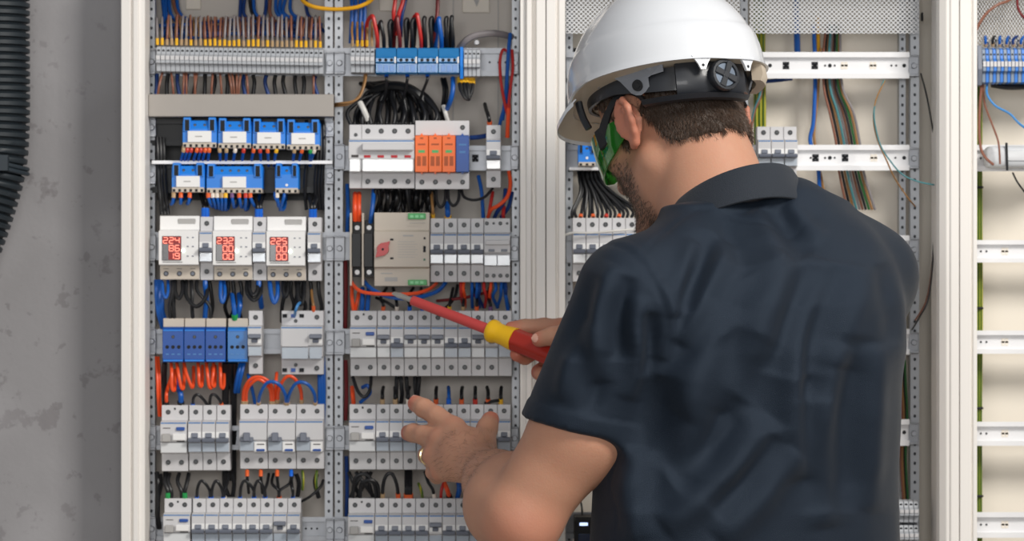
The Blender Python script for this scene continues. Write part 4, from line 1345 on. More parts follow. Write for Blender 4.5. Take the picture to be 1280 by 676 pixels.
for i in range(9):
    it.append((R.choice(['blue', 'black', 'dark blue']), [(1232 + i * 8.8, 57.5, .03), (1232 + i * 8.8 + u_(-1, 1), 50, .025), (1234 + i * 8.8 + u_(-3, 3), 46, .05), (1236 + i * 8.8, 60, .1)], 1.8, [('beige', 4, 0)]))
it += [('black', [(1240, 106, .05), (1262, 109, .03), (1290, 108, .04)], 3.6)]
wires('in the furthest cabinet', 'wires in the cabinet furthest from the plaster wall', it)
for k, v in enumerate((214 + 20, 385, 510, 620)):
    m = MB().tube([P(1216.5, v, .08), P(1222.5, v, .077), P(1228.5, v, .08)], .0016, 8)
    o = m.build('cable_tie', M_black)
    tag(o, f'{ORD[k]} black tie from the top round the green earth cables', 'cable tie', 'ties round the green earth cables')

# corrugated hose on the plaster wall
r = thing('corrugated_hose', 'thick black corrugated conduit hanging on the plaster wall', 'hose', P(-8, -60, -.012))
path = catmull([P(-9, -120, -.012), P(-9, -60, -.012), P(-9, 60, -.012), P(-9, 150, -.012), P(-13, 205, -.012), P(-26, 255, -.012), P(-46, 310, -.012), P(-75, 370, -.012)], 40)
L = [0]
for i in range(1, len(path)):
    L.append(L[-1] + (path[i] - path[i - 1]).length)
pts, rs = [], []
pitch, Rr = 9.1 * S * 1.04, 46 * S
for j in range(int(L[-1] / pitch)):
    for f, q in ((0, .91), (.08, .985), (.14, 1.0), (.62, 1.0), (.68, .985), (.76, .90), (.9, .89)):
        s = (j + f) * pitch
        i = min(max(1, next((n_ for n_ in range(len(L)) if L[n_] >= s), len(L) - 1)), len(L) - 1)
        t = (s - L[i - 1]) / max(1e-9, L[i] - L[i - 1])
        pts.append(path[i - 1].lerp(path[i], t) - r.location)
        rs.append(Rr * q)
MB().tube(pts, rs, 28).build('ribbed_tube', mk('black_hose_plastic', (34, 42, 48), .5, var=.1, bump=.05), r, smooth=True)
cl = MB()
c0 = P(-12, 203, -.012) - r.location
ring = [Vector((math.cos(a) * Rr * 1.0, math.sin(a) * Rr * 1.0, -.012 * math.cos(a))) + c0 for a in [2 * PI * i / 40 for i in range(41)]]
for dz in (-.003, .003):
    cl.tube([p + Vector((0, 0, dz)) for p in ring], .003, 8)
cl.box(c0.x + .012, c0.x + .03, c0.y - Rr * 1.12, c0.y - Rr * .8, c0.z - .012, c0.z + .008)
cl.build('clamp_strap', mk('dark_strap', (40, 50, 58), .5), r, smooth=True)
# ------------------------------------------------------------------ distance-field modelling (smoothly blended bodies)
class Field:
    def __init__(self, lo, hi, h, far=0.06):
        self.lo, self.h = np.array(lo, np.float32), h
        self.n = np.ceil((np.array(hi) - np.array(lo)) / h).astype(int) + 1
        self.f = np.full(self.n, far, np.float32)
        self.ax = [self.lo[i] + h * np.arange(self.n[i], dtype=np.float32) for i in range(3)]

    def sl(self, lo, hi, pad):
        s = []
        for i in range(3):
            a = int(max(0, math.floor((lo[i] - pad - self.lo[i]) / self.h)))
            b = int(min(self.n[i], math.ceil((hi[i] + pad - self.lo[i]) / self.h) + 1))
            if b - a < 2:
                return None, None
            s.append(slice(a, b))
        g = [self.ax[0][s[0]][:, None, None], self.ax[1][s[1]][None, :, None], self.ax[2][s[2]][None, None, :]]
        return tuple(s), g

    def join(self, d, s, k):
        a = self.f[s]
        if k <= 0:
            self.f[s] = np.minimum(a, d)
        else:
            hh = np.clip(0.5 + 0.5 * (a - d) / k, 0, 1)
            self.f[s] = a * (1 - hh) + d * hh - k * hh * (1 - hh)

    def cut(self, d, s, k):
        """smooth subtraction of d"""
        a = self.f[s]
        hh = np.clip(0.5 - 0.5 * (a + d) / k, 0, 1)
        self.f[s] = a * (1 - hh) - d * hh + k * hh * (1 - hh)

    def cone(self, a, b, ra, rb, k=0.01, flat=None, grow=0.0, clip=None):
        """round cone from a to b; flat = (unit axis, factor) squashes it along that axis"""
        a, b = Vector(a), Vector(b)
        ra, rb = ra + grow, rb + grow
        R_ = max(ra, rb) * (flat[1] if flat and flat[1] > 1 else 1)
        lo = [min(a[i], b[i]) - R_ for i in range(3)]
        hi = [max(a[i], b[i]) + R_ for i in range(3)]
        s, g = self.sl(lo, hi, k + 0.02)
        if s is None:
            return
        d = b - a
        L2 = max(d.length_squared, 1e-9)
        p = [g[i] - a[i] for i in range(3)]
        t = np.clip((p[0] * d[0] + p[1] * d[1] + p[2] * d[2]) / L2, 0, 1)
        q = [p[i] - t * d[i] for i in range(3)]
        r = ra + (rb - ra) * t
        if flat:
            ax, fac = flat
            m = q[0] * ax[0] + q[1] * ax[1] + q[2] * ax[2]
            e = (1.0 / fac - 1.0)
            q = [q[i] + m * e * ax[i] for i in range(3)]
        dist = np.sqrt(q[0] ** 2 + q[1] ** 2 + q[2] ** 2) - r
        if flat:
            dist = dist * min(1.0, flat[1])
        if clip:
            dist = np.maximum(dist, sum((g[i] - clip[0][i]) * clip[1][i] for i in range(3)))
        self.join(dist.astype(np.float32), s, k)

    def chain(self, pts, rs, k=0.006, k0=0.01, flat=None, grow=0.0):
        for i in range(len(pts) - 1):
            self.cone(pts[i], pts[i + 1], rs[i], rs[i + 1], k0 if i == 0 else k, flat, grow)

    def ell(self, c, rad, Rm=None, k=0.01, cut=False, grow=0.0):
        """ellipsoid with radii along the axes of Rm (3x3 Matrix, columns are the axes)"""
        c = Vector(c)
        Rm = Rm or Matrix.Identity(3)
        rad = [q + grow for q in rad]
        m = max(rad)
        s, g = self.sl([c[i] - m for i in range(3)], [c[i] + m for i in range(3)], k + 0.02)
        if s is None:
            return
        p = [g[i] - c[i] for i in range(3)]
        k0 = k1 = 0
        for j in range(3):
            ax = Rm.col[j]
            e = p[0] * ax[0] + p[1] * ax[1] + p[2] * ax[2]
            k0 = k0 + (e / rad[j]) ** 2
            k1 = k1 + (e / rad[j] ** 2) ** 2
        k0, k1 = np.sqrt(k0), np.sqrt(k1)
        d = (k0 * (k0 - 1) / np.maximum(k1, 1e-6)).astype(np.float32)
        (self.cut if cut else self.join)(d, s, k)

    def loft(self, secs, ang, k=0.02, grow=0.0, ex=2.3):
        """torso: (z, cx, cy, half width, half depth) sections turned by ang about z"""
        secs = sorted(secs)
        z = np.array([q[0] for q in secs])
        lo = [min(q[1] for q in secs) - .3, min(q[2] for q in secs) - .3, z[0]]
        hi = [max(q[1] for q in secs) + .3, max(q[2] for q in secs) + .3, z[-1]]
        s, g = self.sl(lo, hi, 0.05)
        zz = g[2][0, 0, :]
        it_ = [np.interp(zz, z, [q[j] for q in secs])[None, None, :] for j in (1, 2, 3, 4)]
        # soften the section table
        ca, sa = math.cos(ang), math.sin(ang)
        px, py = g[0] - it_[0], g[1] - it_[1]
        a, b = (px * ca + py * sa), (-px * sa + py * ca)
        ra, rb = it_[2] + grow, it_[3] + grow
        n_ = (np.abs(a / ra) ** ex + np.abs(b / rb) ** ex) ** (1 / ex)
        d = (n_ - 1) * np.minimum(ra, rb)
        d = np.maximum(d, np.maximum(z[0] - grow - zz, zz - z[-1] - grow)[None, None, :])
        self.join(d.astype(np.float32), s, k)

    def plane_cut(self, p, nrm, lo, hi):
        """removes what lies beyond the plane (on the side nrm points to) within the box"""
        s, g = self.sl(lo, hi, 0)
        d = sum((g[i] - p[i]) * nrm[i] for i in range(3))
        self.f[s] = np.maximum(self.f[s], np.broadcast_to(d, self.f[s].shape))

    def mesh(self, name):
        f = self.f
        neg = f < 0
        nx, ny, nz = self.n
        cnt = np.zeros((nx - 1, ny - 1, nz - 1), np.int8)
        for i in (0, 1):
            for j in (0, 1):
                for k in (0, 1):
                    cnt += neg[i:nx - 1 + i, j:ny - 1 + j, k:nz - 1 + k]
        act = (cnt > 0) & (cnt < 8)
        I = np.argwhere(act)
        idx = np.full(act.shape, -1, np.int32)
        idx[act] = np.arange(len(I))
        cor = [(i, j, k) for i in (0, 1) for j in (0, 1) for k in (0, 1)]
        val = {c: f[I[:, 0] + c[0], I[:, 1] + c[1], I[:, 2] + c[2]] for c in cor}
        acc = np.zeros((len(I), 3), np.float64)
        num = np.zeros(len(I))
        for c in cor:
            for ax in range(3):
                if c[ax] == 0:
                    e = list(c)
                    e[ax] = 1
                    e = tuple(e)
                    va, vb = val[c], val[e]
                    cr = (va < 0) != (vb < 0)
                    t = np.where(cr, va / np.where(va == vb, 1, va - vb), 0)
                    p = np.array(c, float)[None, :].repeat(len(I), 0)
                    p[:, ax] += t
                    acc += p * cr[:, None]
                    num += cr
        V = (I + acc / num[:, None]) * self.h + self.lo
        Q = []
        for ax in range(3):
            b, c = (ax + 1) % 3, (ax + 2) % 3
            sl0 = [slice(None)] * 3
            sl1 = [slice(None)] * 3
            sl0[ax], sl1[ax] = slice(0, -1), slice(1, None)
            ch = neg[tuple(sl0)] != neg[tuple(sl1)]
            E = np.argwhere(ch)
            ok = (E[:, b] > 0) & (E[:, c] > 0) & (E[:, b] < self.n[b] - 1) & (E[:, c] < self.n[c] - 1)
            E = E[ok]
            inside = neg[E[:, 0], E[:, 1], E[:, 2]]
            qs = []
            for db, dc in ((1, 1), (0, 1), (0, 0), (1, 0)):
                e = E.copy()
                e[:, b] -= db
                e[:, c] -= dc
                qs.append(idx[e[:, 0], e[:, 1], e[:, 2]])
            q = np.stack(qs, 1)
            q[~inside] = q[~inside][:, ::-1]
            Q.append(q)
        Q = np.concatenate(Q)
        return V, Q


def np_mesh(name, V, Q, smooth=True):
    me = bpy.data.meshes.new(name)
    me.vertices.add(len(V))
    me.vertices.foreach_set('co', np.asarray(V, np.float32).ravel())
    me.loops.add(Q.size)
    me.loops.foreach_set('vertex_index', Q.astype(np.int32).ravel())
    me.polygons.add(len(Q))
    w = Q.shape[1]
    me.polygons.foreach_set('loop_start', np.arange(len(Q), dtype=np.int32) * w)
    me.polygons.foreach_set('loop_total', np.full(len(Q), w, np.int32))
    me.update(calc_edges=True)
    if smooth:
        me.polygons.foreach_set('use_smooth', np.ones(len(Q), bool))
    me.validate()
    return me


def relax(V, Q, it_=2, lam=0.5):
    for _ in range(it_):
        s = np.zeros_like(V)
        n_ = np.zeros(len(V))
        for a in range(4):
            b = (a + 1) % 4
            np.add.at(s, Q[:, a], V[Q[:, b]])
            np.add.at(s, Q[:, b], V[Q[:, a]])
            np.add.at(n_, Q[:, a], 1)
            np.add.at(n_, Q[:, b], 1)
        V = V * (1 - lam) + lam * s / np.maximum(n_, 1)[:, None]
    return V


def vnormals(V, Q):
    n_ = np.cross(V[Q[:, 2]] - V[Q[:, 0]], V[Q[:, 3]] - V[Q[:, 1]])
    out = np.zeros_like(V)
    for a in range(4):
        np.add.at(out, Q[:, a], n_)
    return out / np.maximum(np.linalg.norm(out, axis=1), 1e-12)[:, None]


def attr(me, name, data):
    a = me.attributes.new(name, 'FLOAT', 'POINT')
    a.data.foreach_set('value', np.asarray(data, np.float32))


# ------------------------------------------------------------------ the electrician: frames and joints
YAW, PITCH, ROLL = math.radians(37), math.radians(-27), math.radians(-1)
RH = (Matrix.Rotation(YAW, 3, 'Z') @ Matrix.Rotation(PITCH, 3, 'X') @ Matrix.Rotation(ROLL, 3, 'Y'))
HC = P(845, 160, -.33)
HM = Matrix.Translation(HC) @ RH.to_4x4()
HATM = Matrix.Translation(HC + Vector((-.010, .004, 0))) @ Matrix.Rotation(math.radians(32), 4, 'Z') @ Matrix.Rotation(math.radians(-10), 4, 'X')


def H(x, y, z):
    """a point given in the head's own frame (x to his right, y forward, z up; between the ears)"""
    return HC + RH @ Vector((x, y, z))


TA = math.radians(30)          # turn of the trunk towards the red displays
SHL, ELL = P(786, 366, -.53), P(651, 643, -.478)
WRL = P(604, 584, -.29)
SHR, ELR, WRR = P(1083, 346, -.35), P(1000, 560, -.15), P(752, 438, -.185)


def trunk(F, grow, k=.03):
    def sec(v, u0, u1, y, dep):
        z = Z(v, y)
        cx = (X(u0, y) + X(u1, y)) / 2
        w = (X(u1, y) - X(u0, y)) / 2
        # projected half width of a turned ellipse -> its own half width
        hw = math.sqrt(max(.01, w * w - (dep * math.sin(TA)) ** 2)) / math.cos(TA)
        return (z, cx, y, hw, dep)
    S_ = [sec(800, 742, 1124, -.42, .118), sec(676, 746, 1122, -.42, .112), sec(600, 750, 1120, -.425, .112), sec(520, 768, 1122, -.43, .118),
          sec(440, 785, 1122, -.435, .122), sec(380, 800, 1112, -.435, .118), sec(330, 815, 1090, -.43, .105), sec(300, 850, 1050, -.42, .083), sec(280, 880, 1010, -.41, .062), sec(264, 895, 985, -.405, .045)]
    F.loft(S_, TA, k, grow)
    # shoulder girdle
    nb = P(930, 268, -.41)
    F.cone(SHL + Vector((.012, .005, .0)), P(900, 310, -.44), .050, .055, .03, grow=grow)
    F.cone(SHR + Vector((-.008, 0, .0)), P(985, 285, -.41), .052, .058, .035, grow=grow)
    # blades of the back
    F.ell(P(860, 400, -.50), (.07, .045, .09), Matrix.Rotation(TA, 3, 'Z'), .05, grow=grow)
    F.ell(P(1050, 380, -.44), (.065, .05, .085), Matrix.Rotation(TA, 3, 'Z'), .05, grow=grow)


lo = (X(488, -.1), -.68, .98)
hi = (X(1150, -.5) + .02, -.05, CAMZ + .335)
B = Field(lo, hi, 0.0027)
trunk(B, -.026)
# neck
B.cone(P(900, 268, -.405), H(0, -.026, -.02), .057, .052, .03)
B.cone(P(880, 268, -.385), H(0, .015, -.05), .05, .043, .03)
B.cone(P(928, 275, -.405), H(.004, -.034, -.025), .040, .043, .03)
# head
B.ell(H(0, -.006, .052), (.076, .098, .083), RH, .02)
B.ell(H(0, .03, -.03), (.061, .066, .076), RH, .025)
for s in (-1, 1):
    B.cone(H(s * .05, .0, -.045), H(s * .022, .076, -.096), .022, .016, .02)
    B.ell(H(s * .045, .058, -.006), (.024, .024, .02), RH, .02)
    B.cone(H(s * .012, .09, .032), H(s * .046, .078, .03), .011, .010, .012)
B.cone(H(-.014, .082, -.1), H(.014, .082, -.1), .016, .016, .018)
for s in (-1, 1):
    B.ell(H(s * .032, .103, .012), (.017, .014, .011), RH, .012, cut=True)
B.cone(H(0, .092, .024), H(0, .116, -.018), .008, .0125, .012)
for s in (-1, 1):
    B.cone(H(s * .010, .098, -.022), H(s * .012, .106, -.022), .0085, .0075, .008)
B.ell(H(0, .093, -.05), (.023, .011, .0065), RH, .006)
B.ell(H(0, .091, -.063), (.021, .011, .007), RH, .006)
# ears
for s in (-1, 1):
    def E(y, z, o):
        return H(s * (.0735 + o * 1.25), y * 1.05 - .006, z * .84 - .001)
    rim = [E(.012, -.004, .001), E(.016, .012, .003), E(.010, .027, .006), E(-.004, .0345, .010), E(-.017, .030, .014), E(-.0235, .014, .0165), E(-.0215, -.004, .0145), E(-.014, -.019, .010), E(-.004, -.029, .006), E(.004, -.030, .003)]
    B.chain(rim, [.0036, .0038, .004, .0042, .0045, .0045, .0044, .0046, .0056, .0054], .003, .004)
    ctr = E(-.004, .004, .006)
    ew = Vector((s * .85, -.42, 0)).normalized()
    Rm = RH @ Matrix((ew, Vector((.42 * s, .85, 0)).normalized(), (0, 0, 1))).transposed()
    B.ell(ctr, (.0042, .0185, .0255), Rm, .005)
    B.cone(E(.006, -.004, .0), E(-.004, .0, .006), .010, .012, .008)
    B.ell(E(-.001, .003, .018), (.007, .0085, .012), Rm, .005, cut=True)
    B.chain([E(-.012, -.012, .011), E(-.0155, .003, .0135), E(-.012, .018, .012), E(.0, .024, .008)], [.003, .0032, .0032, .003], .004, .004)

# left arm, bare below the sleeve
B.cone(SHL, P(745, 470, -.515), .036, .040, .03)
B.cone(P(745, 470, -.515), P(727, 535, -.50), .040, .0555, .03)
B.cone(P(727, 535, -.50), ELL + Vector((.003, 0, .004)), .0555, .045, .02)
B.ell(ELL + Vector((.004, -.006, -.012)), (.036, .036, .034), None, .03)
fa = ELL.lerp(WRL, .28)
B.cone(ELL, fa, .039, .046, .02)
B.cone(fa, ELL.lerp(WRL, .65), .047, .037, .02)
B.cone(ELL.lerp(WRL, .65), WRL, .037, .026, .02)
B.ell(ELL.lerp(WRL, .25) + Vector((-.006, 0, -.01)), (.042, .05, .045), None, .03)
B.ell(ELL.lerp(WRL, .35) + Vector((.012, 0, .018)), (.032, .05, .03), None, .03)

# left hand: back towards us, index and middle pointing, thumb up
K = .004
kn = {'index': P(568, 536, -.212), 'middle': P(551, 551, -.215), 'ring': P(543, 570, -.215), 'little': P(551, 589, -.222)}
for q, r_ in (('index', .0145), ('middle', .015), ('ring', .0145), ('little', .0125)):
    B.cone(WRL + (kn[q] - WRL) * .12, kn[q], .020, r_, .010)
B.ell(P(583, 566, -.245), (.030, .028, .027), None, .014)
B.chain([kn['index'], P(546, 520, -.188), P(530, 510, -.168), P(520, 504.5, -.152)], [.0138, .0124, .0120, .0110], K, .007)
B.chain([kn['middle'], P(530, 544, -.186), P(517, 541, -.166), P(511, 541, -.15)], [.0138, .0122, .0118, .0108], K, .006)
B.chain([kn['ring'], P(533, 569, -.176), P(540, 577, -.157), P(550, 577, -.17)], [.0125, .0106, .0100, .0090], K, .006)
B.chain([kn['little'], P(541, 590, -.190), P(546, 596, -.172), P(556, 594, -.182)], [.0112, .0092, .0088, .0080], K, .006)
B.chain([P(598, 572, -.262), P(604, 552, -.232), P(609, 535, -.208), P(613, 525, -.193)], [.022, .0155, .0132, .0115], K, .012)
B.cone(P(600, 560, -.245), P(570, 545, -.225), .016, .012, .012)

# right arm reaching across in front of the chest, hand round the screwdriver
B.chain([SHR, SHR.lerp(ELR, .5), ELR], [.040, .042, .043], .02, .03)
B.chain([ELR, ELR.lerp(WRR, .3), ELR.lerp(WRR, .7), WRR], [.042, .045, .034, .027], .02, .02)
TIP, BUTT = P(491, 366, -.085), P(716, 452, -.215)
ad = (BUTT - TIP).normalized()


def on_driver(u, off=(0, 0, 0)):
    """point on the screwdriver's axis at pixel column u"""
    t = (u - 491) / (716 - 491)
    return TIP + (BUTT - TIP) * t + Vector(off)


pal = P(722, 432, -.172)
B.cone(WRR, pal, .028, .025, .012)
B.ell(pal, (.024, .027, .034), Matrix.Rotation(math.radians(20), 3, 'Y'), .014)
kr = {'index': P(703, 411, -.170), 'middle': P(705, 424, -.158), 'ring': P(707, 440, -.154), 'little': P(711, 454, -.156)}
for q, r_ in (('index', .0135), ('middle', .014), ('ring', .0135), ('little', .012)):
    B.cone(pal, kr[q], .020, r_, .010)
B.chain([kr['index'], P(680, 408, -.160), P(656, 408.5, -.156), P(639, 410, -.158)], [.0122, .0108, .0098, .0088], K, .006)
B.chain([kr['middle'], P(674, 436, -.140), P(656, 446, -.150), P(646, 443, -.164)], [.0122, .0106, .0098, .0092], K, .006)
B.chain([kr['ring'], P(686, 456, -.142), P(674, 465, -.152), P(676, 467, -.172)], [.0118, .0102, .0098, .0094], K, .006)
B.chain([kr['little'], P(698, 466, -.148), P(690, 474, -.16), P(690, 474, -.178)], [.0105, .0090, .0086, .0082], K, .006)
B.chain([P(722, 424, -.192), P(706, 418, -.215), P(690, 420, -.222), P(674, 424, -.218)], [.017, .0125, .0115, .0100], K, .012)

V, Q = B.mesh('body')
V = relax(V, Q, 2)
# colour zones of the skin itself: stubble, warm ears, knuckles and elbow
iR = np.array(RH.transposed())
L_ = (V - np.array(HC)) @ iR.T


def sm(x, a, b):
    t = np.clip((x - a) / (b - a), 0, 1)
    return t * t * (3 - 2 * t)


head = sm(-np.linalg.norm(L_, axis=1), -.16, -.14)
stub = head * sm(L_[:, 1], .018, .036) * sm(-L_[:, 2], .012, .030) * sm(L_[:, 2], -.135, -.115)
earm = head * sm(np.abs(L_[:, 0]), .071, .079) * sm(-np.abs(L_[:, 1] + .01), -.03, -.022) * sm(-np.abs(L_[:, 2]), -.045, -.035)
red = earm * .5


def blob(p, r0, r1):
    return sm(-np.linalg.norm(V - np.array(p), axis=1), -r1, -r0)


for q in list(kn.values()) + list(kr.values()):
    red = np.maximum(red, .45 * blob(q, .006, .022))
for p in (P(512, 502, -.15), P(505, 541, -.15), P(618, 520, -.19), P(636, 411, -.155), P(664, 425, -.216), P(642, 444, -.165), P(672, 466, -.16)):
    red = np.maximum(red, .8 * blob(p, .008, .024))
red = np.maximum(red, .3 * blob(ELL + Vector((0, -.03, -.03)), .02, .08))
MS = bpy.data.materials.new('skin')
MS.use_nodes = True
nt = MS.node_tree
bs = nt.nodes['Principled BSDF']
bs.inputs['Roughness'].default_value = .5
bs.inputs['Specular IOR Level'].default_value = .35
bs.inputs['Subsurface Weight'].default_value = .12
bs.inputs['Subsurface Radius'].default_value = (.012, .004, .002)
bs.inputs['Subsurface Scale'].default_value = .5
tc = nt.nodes.new('ShaderNodeTexCoord')


def noise(scale, detail=4):
    n_ = nt.nodes.new('ShaderNodeTexNoise')
    n_.inputs['Scale'].default_value = scale
    n_.inputs['Detail'].default_value = detail
    nt.links.new(tc.outputs['Object'], n_.inputs['Vector'])
    return n_.outputs['Fac']


def mixc(fac, a, b):
    m = nt.nodes.new('ShaderNodeMix')
    m.data_type = 'RGBA'
    for i, q in ((0, fac), (6, a), (7, b)):
        if hasattr(q, 'is_linked'):
            nt.links.new(q, m.inputs[i])
        else:
            m.inputs[i].default_value = q
    return m.outputs[2]


def at(name):
    a = nt.nodes.new('ShaderNodeAttribute')
    a.attribute_name = name
    return a.outputs['Fac']


c = mixc(noise(28), rgb(187, 138, 112), rgb(206, 158, 131))
c = mixc(noise(140, 2), c, rgb(196, 142, 117))
c = mixc(at('red'), c, rgb(200, 112, 92))
mu = nt.nodes.new('ShaderNodeMath')
mu.operation = 'MULTIPLY'
nt.links.new(at('stubble'), mu.inputs[0])
mu.inputs[1].default_value = .5
c = mixc(mu.outputs[0], c, rgb(126, 100, 88))
nt.links.new(c, bs.inputs['Base Color'])
bp = nt.nodes.new('ShaderNodeBump')
bp.inputs['Strength'].default_value = .18
bp.inputs['Distance'].default_value = .0015
nt.links.new(noise(420, 3), bp.inputs['Height'])
nt.links.new(bp.outputs['Normal'], bs.inputs['Normal'])

person = thing('person', 'man in a dark navy polo shirt working at the breakers, seen from behind', 'person', (P(935, 700, -.42).x, -.42, 0))
PB = Vector(person.location)
me = np_mesh('body', V - np.array(PB), Q)
attr(me, 'stubble', stub)
attr(me, 'red', red)
body = link('body', me, MS, person)

# finger nails that the photograph shows: both thumbs and the pointing fingers
M_nail = mk('finger_nail', (224, 170, 150), .3, var=.02)
for tip_, root_, out_ in ((P(674, 424, -.218), P(690, 420, -.222), (-.2, -.9, .35)), (P(613, 525, -.193), P(609, 535, -.208), (.75, -.35, .55)), (P(520, 504.5, -.152), P(530, 510, -.168), (-.3, .3, .9)), (P(511, 541, -.15), P(517, 541, -.166), (-.5, .3, .8))):
    ax = (tip_ - root_).normalized()
    nn_ = Vector(out_)
    nn_ = (nn_ - ax * nn_.dot(ax)).normalized()
    sd_ = ax.cross(nn_)
    rg_ = []
    for i in range(7):
        t = -1 + 2 * i / 6
        hw = .0062 * math.sqrt(max(.12, 1 - (abs(t) ** 3)))
        rg_.append([tip_ + ax * (.002 + .0055 * t) + sd_ * hw * math.sin(b) + nn_ * (.0102 * (math.cos(b * .62)) - .0006 * t * t) - PB for b in (-1.2, -.6, 0, .6, 1.2)])
    MB().sweep(rg_, closed=False, cap=False).build('finger_nail', M_nail, person, smooth=True)

# eyes behind the glasses
for s in (-1, 1):
    bm = bmesh.new()
    bmesh.ops.create_uvsphere(bm, u_segments=20, v_segments=12, radius=.0125)
    me = bpy.data.meshes.new('eye')
    bm.to_mesh(me)
    bm.free()
    for p in me.polygons:
        p.use_smooth = True
    e = link('eye', me, mk('eye_white', (232, 226, 220), .2), person, H(s * .032, .084, .012) - PB)
    d = MB().cyl(RH @ Vector((0, .0112, -.002)), RH @ Vector((0, 1, -.15)), .0058, .0012, 16)
    d.build('iris', mk('brown_iris', (70, 46, 30), .2), e)

rs = np.random.RandomState(3)
# hair: a close cap over the skull, cut by the hairline, plus short strands
hlo = [HC[i] - .15 for i in range(3)]
hhi = [HC[i] + .17 for i in range(3)]
hs, _g = B.sl(hlo, hhi, 0)
F = Field(hlo, hhi, B.h)
F.ax = [B.ax[i][hs[i]] for i in range(3)]
F.n = np.array([len(a_) for a_ in F.ax])
F.lo = np.array([a_[0] for a_ in F.ax], np.float32)
F.f = B.f[hs] - .0045
g = np.stack(np.meshgrid(*F.ax, indexing='ij'), -1) - np.array(HC, np.float32)
gl = g @ iR.T.astype(np.float32)
ly, lz = gl[..., 1], gl[..., 2]
line = np.interp(ly, [-.12, -.075, -.05, -.036, -.026, -.015, .006, .014, .027, .032, .05, .1], [-.047, -.050, -.046, -.032, .0, .024, .030, -.008, -.016, .03, .06, .075])
nz_ = rs.rand(*[int(q) for q in F.n]).astype(np.float32)
wob = .004 * (nz_ - .5) + .0035 * np.sin(gl[..., 0] * 190 + ly * 120) + .002 * np.sin(gl[..., 0] * 430 + ly * 310)
F.f = np.maximum(F.f, np.maximum(line + wob - lz, np.where(np.abs(gl[..., 0]) > .079 - .012 * (lz < .045), .003, -.01)).astype(np.float32))
V, Q = F.mesh('hair')
M_hair = mk('dark_brown_hair', (66, 53, 44), .55, var=.35, scale=260, bump=.6, bscale=500)
me = np_mesh('hair', V - np.array(PB), Q)
hair = link('hair', me, M_hair, person)


def strands(name, V, Q, keep, n_, ln, wd, flow, mat, parent, lift=.35, jit=.35):
    """short tapered hairs rooted on the faces where keep is true"""
    fc = np.where(keep)[0]
    N = vnormals(V, Q)
    ids = rs.choice(fc, n_)
    w = rs.dirichlet((1, 1, 1, 1), n_)
    p = (V[Q[ids]] * w[..., None]).sum(1)
    nn = (N[Q[ids]] * w[..., None]).sum(1)
    d = flow(p) + lift * nn + jit * rs.randn(n_, 3)
    d -= np.minimum(0, (d * nn).sum(1) - .12)[:, None] * nn
    d /= np.linalg.norm(d, axis=1)[:, None]
    l_ = (ln * (.6 + .6 * rs.rand(n_)))[:, None]
    side = np.cross(d, nn)
    side /= np.maximum(np.linalg.norm(side, axis=1), 1e-9)[:, None]
    up = np.cross(side, d)
    a, b, c_ = p + side * wd, p - side * wd, p + up * wd * 1.4
    mid = p + d * l_ * .55 + nn * l_ * .02
    tip = p + d * l_ - nn * l_ * .10
    vs = np.concatenate([a, b, c_, mid + side * wd * .8, mid - side * wd * .8, mid + up * wd, tip])
    i = np.arange(n_)
    o = lambda k: i + k * n_
    quads = np.concatenate([np.stack([o(0), o(3), o(4), o(1)], 1), np.stack([o(1), o(4), o(5), o(2)], 1), np.stack([o(2), o(5), o(3), o(0)], 1)])
    tris = np.concatenate([np.stack([o(3), o(6), o(4)], 1), np.stack([o(4), o(6), o(5)], 1), np.stack([o(5), o(6), o(3)], 1)])
    me = bpy.data.meshes.new(name)
    me.from_pydata((vs - np.array(PB)).tolist(), [], quads.tolist() + tris.tolist())
    return link(name, me, mat, parent)


ctr = V[Q].mean(1)
cl_ = (ctr - np.array(HC)) @ iR.T
M_strand = mk('brown_hair_strand', (84, 67, 56), .5, var=.5, scale=120)
down = np.array(RH @ Vector((0, -.15, -1)))
fwd = np.array(RH @ Vector((0, .35, -1)))
strands('hair_strands', V, Q, (cl_[:, 1] < .04) & (cl_[:, 2] < .07), 15000, .011, .00028, lambda p: np.tile(down, (len(p), 1)), M_strand, hair, .3, .3)

# beard stubble on cheek and jaw
Vb, Qb = B.mesh('x')
Vb = relax(Vb, Qb, 2)
cb = (Vb[Qb].mean(1) - np.array(HC)) @ iR.T
jawm = (cb[:, 1] > .024 + .02 * rs.rand(len(cb))) & (cb[:, 2] < -.014 - .02 * rs.rand(len(cb))) & (cb[:, 2] > -.125) & (np.abs(cb[:, 0]) < .075) & (cb[:, 1] < .115)
jawm &= ~((np.abs(cb[:, 0]) < .024) & (cb[:, 2] > -.07) & (cb[:, 2] < -.043))
strands('beard', Vb, Qb, jawm, 5500, .006, .00022, lambda p: np.tile(fwd, (len(p), 1)), M_strand, person, .5, .4)
# fine hair of the forearm
ax_ = np.array((WRL - ELL).normalized())
cv = Vb[Qb].mean(1)
t_ = (cv - np.array(ELL)) @ ax_
dd = np.linalg.norm(cv - np.array(ELL) - t_[:, None] * ax_, axis=1)
arm = (t_ > .05) & (t_ < .26) & (dd < .055) & (cv[:, 2] < P(0, 540, -.3).z)
strands('arm_hair', Vb, Qb, arm, 1000, .009, .00009, lambda p: np.tile(ax_ * .8 + np.array([-.3, 0, -.5]), (len(p), 1)), mk('arm_hair', (96, 70, 54), .5), person, .2, .5)

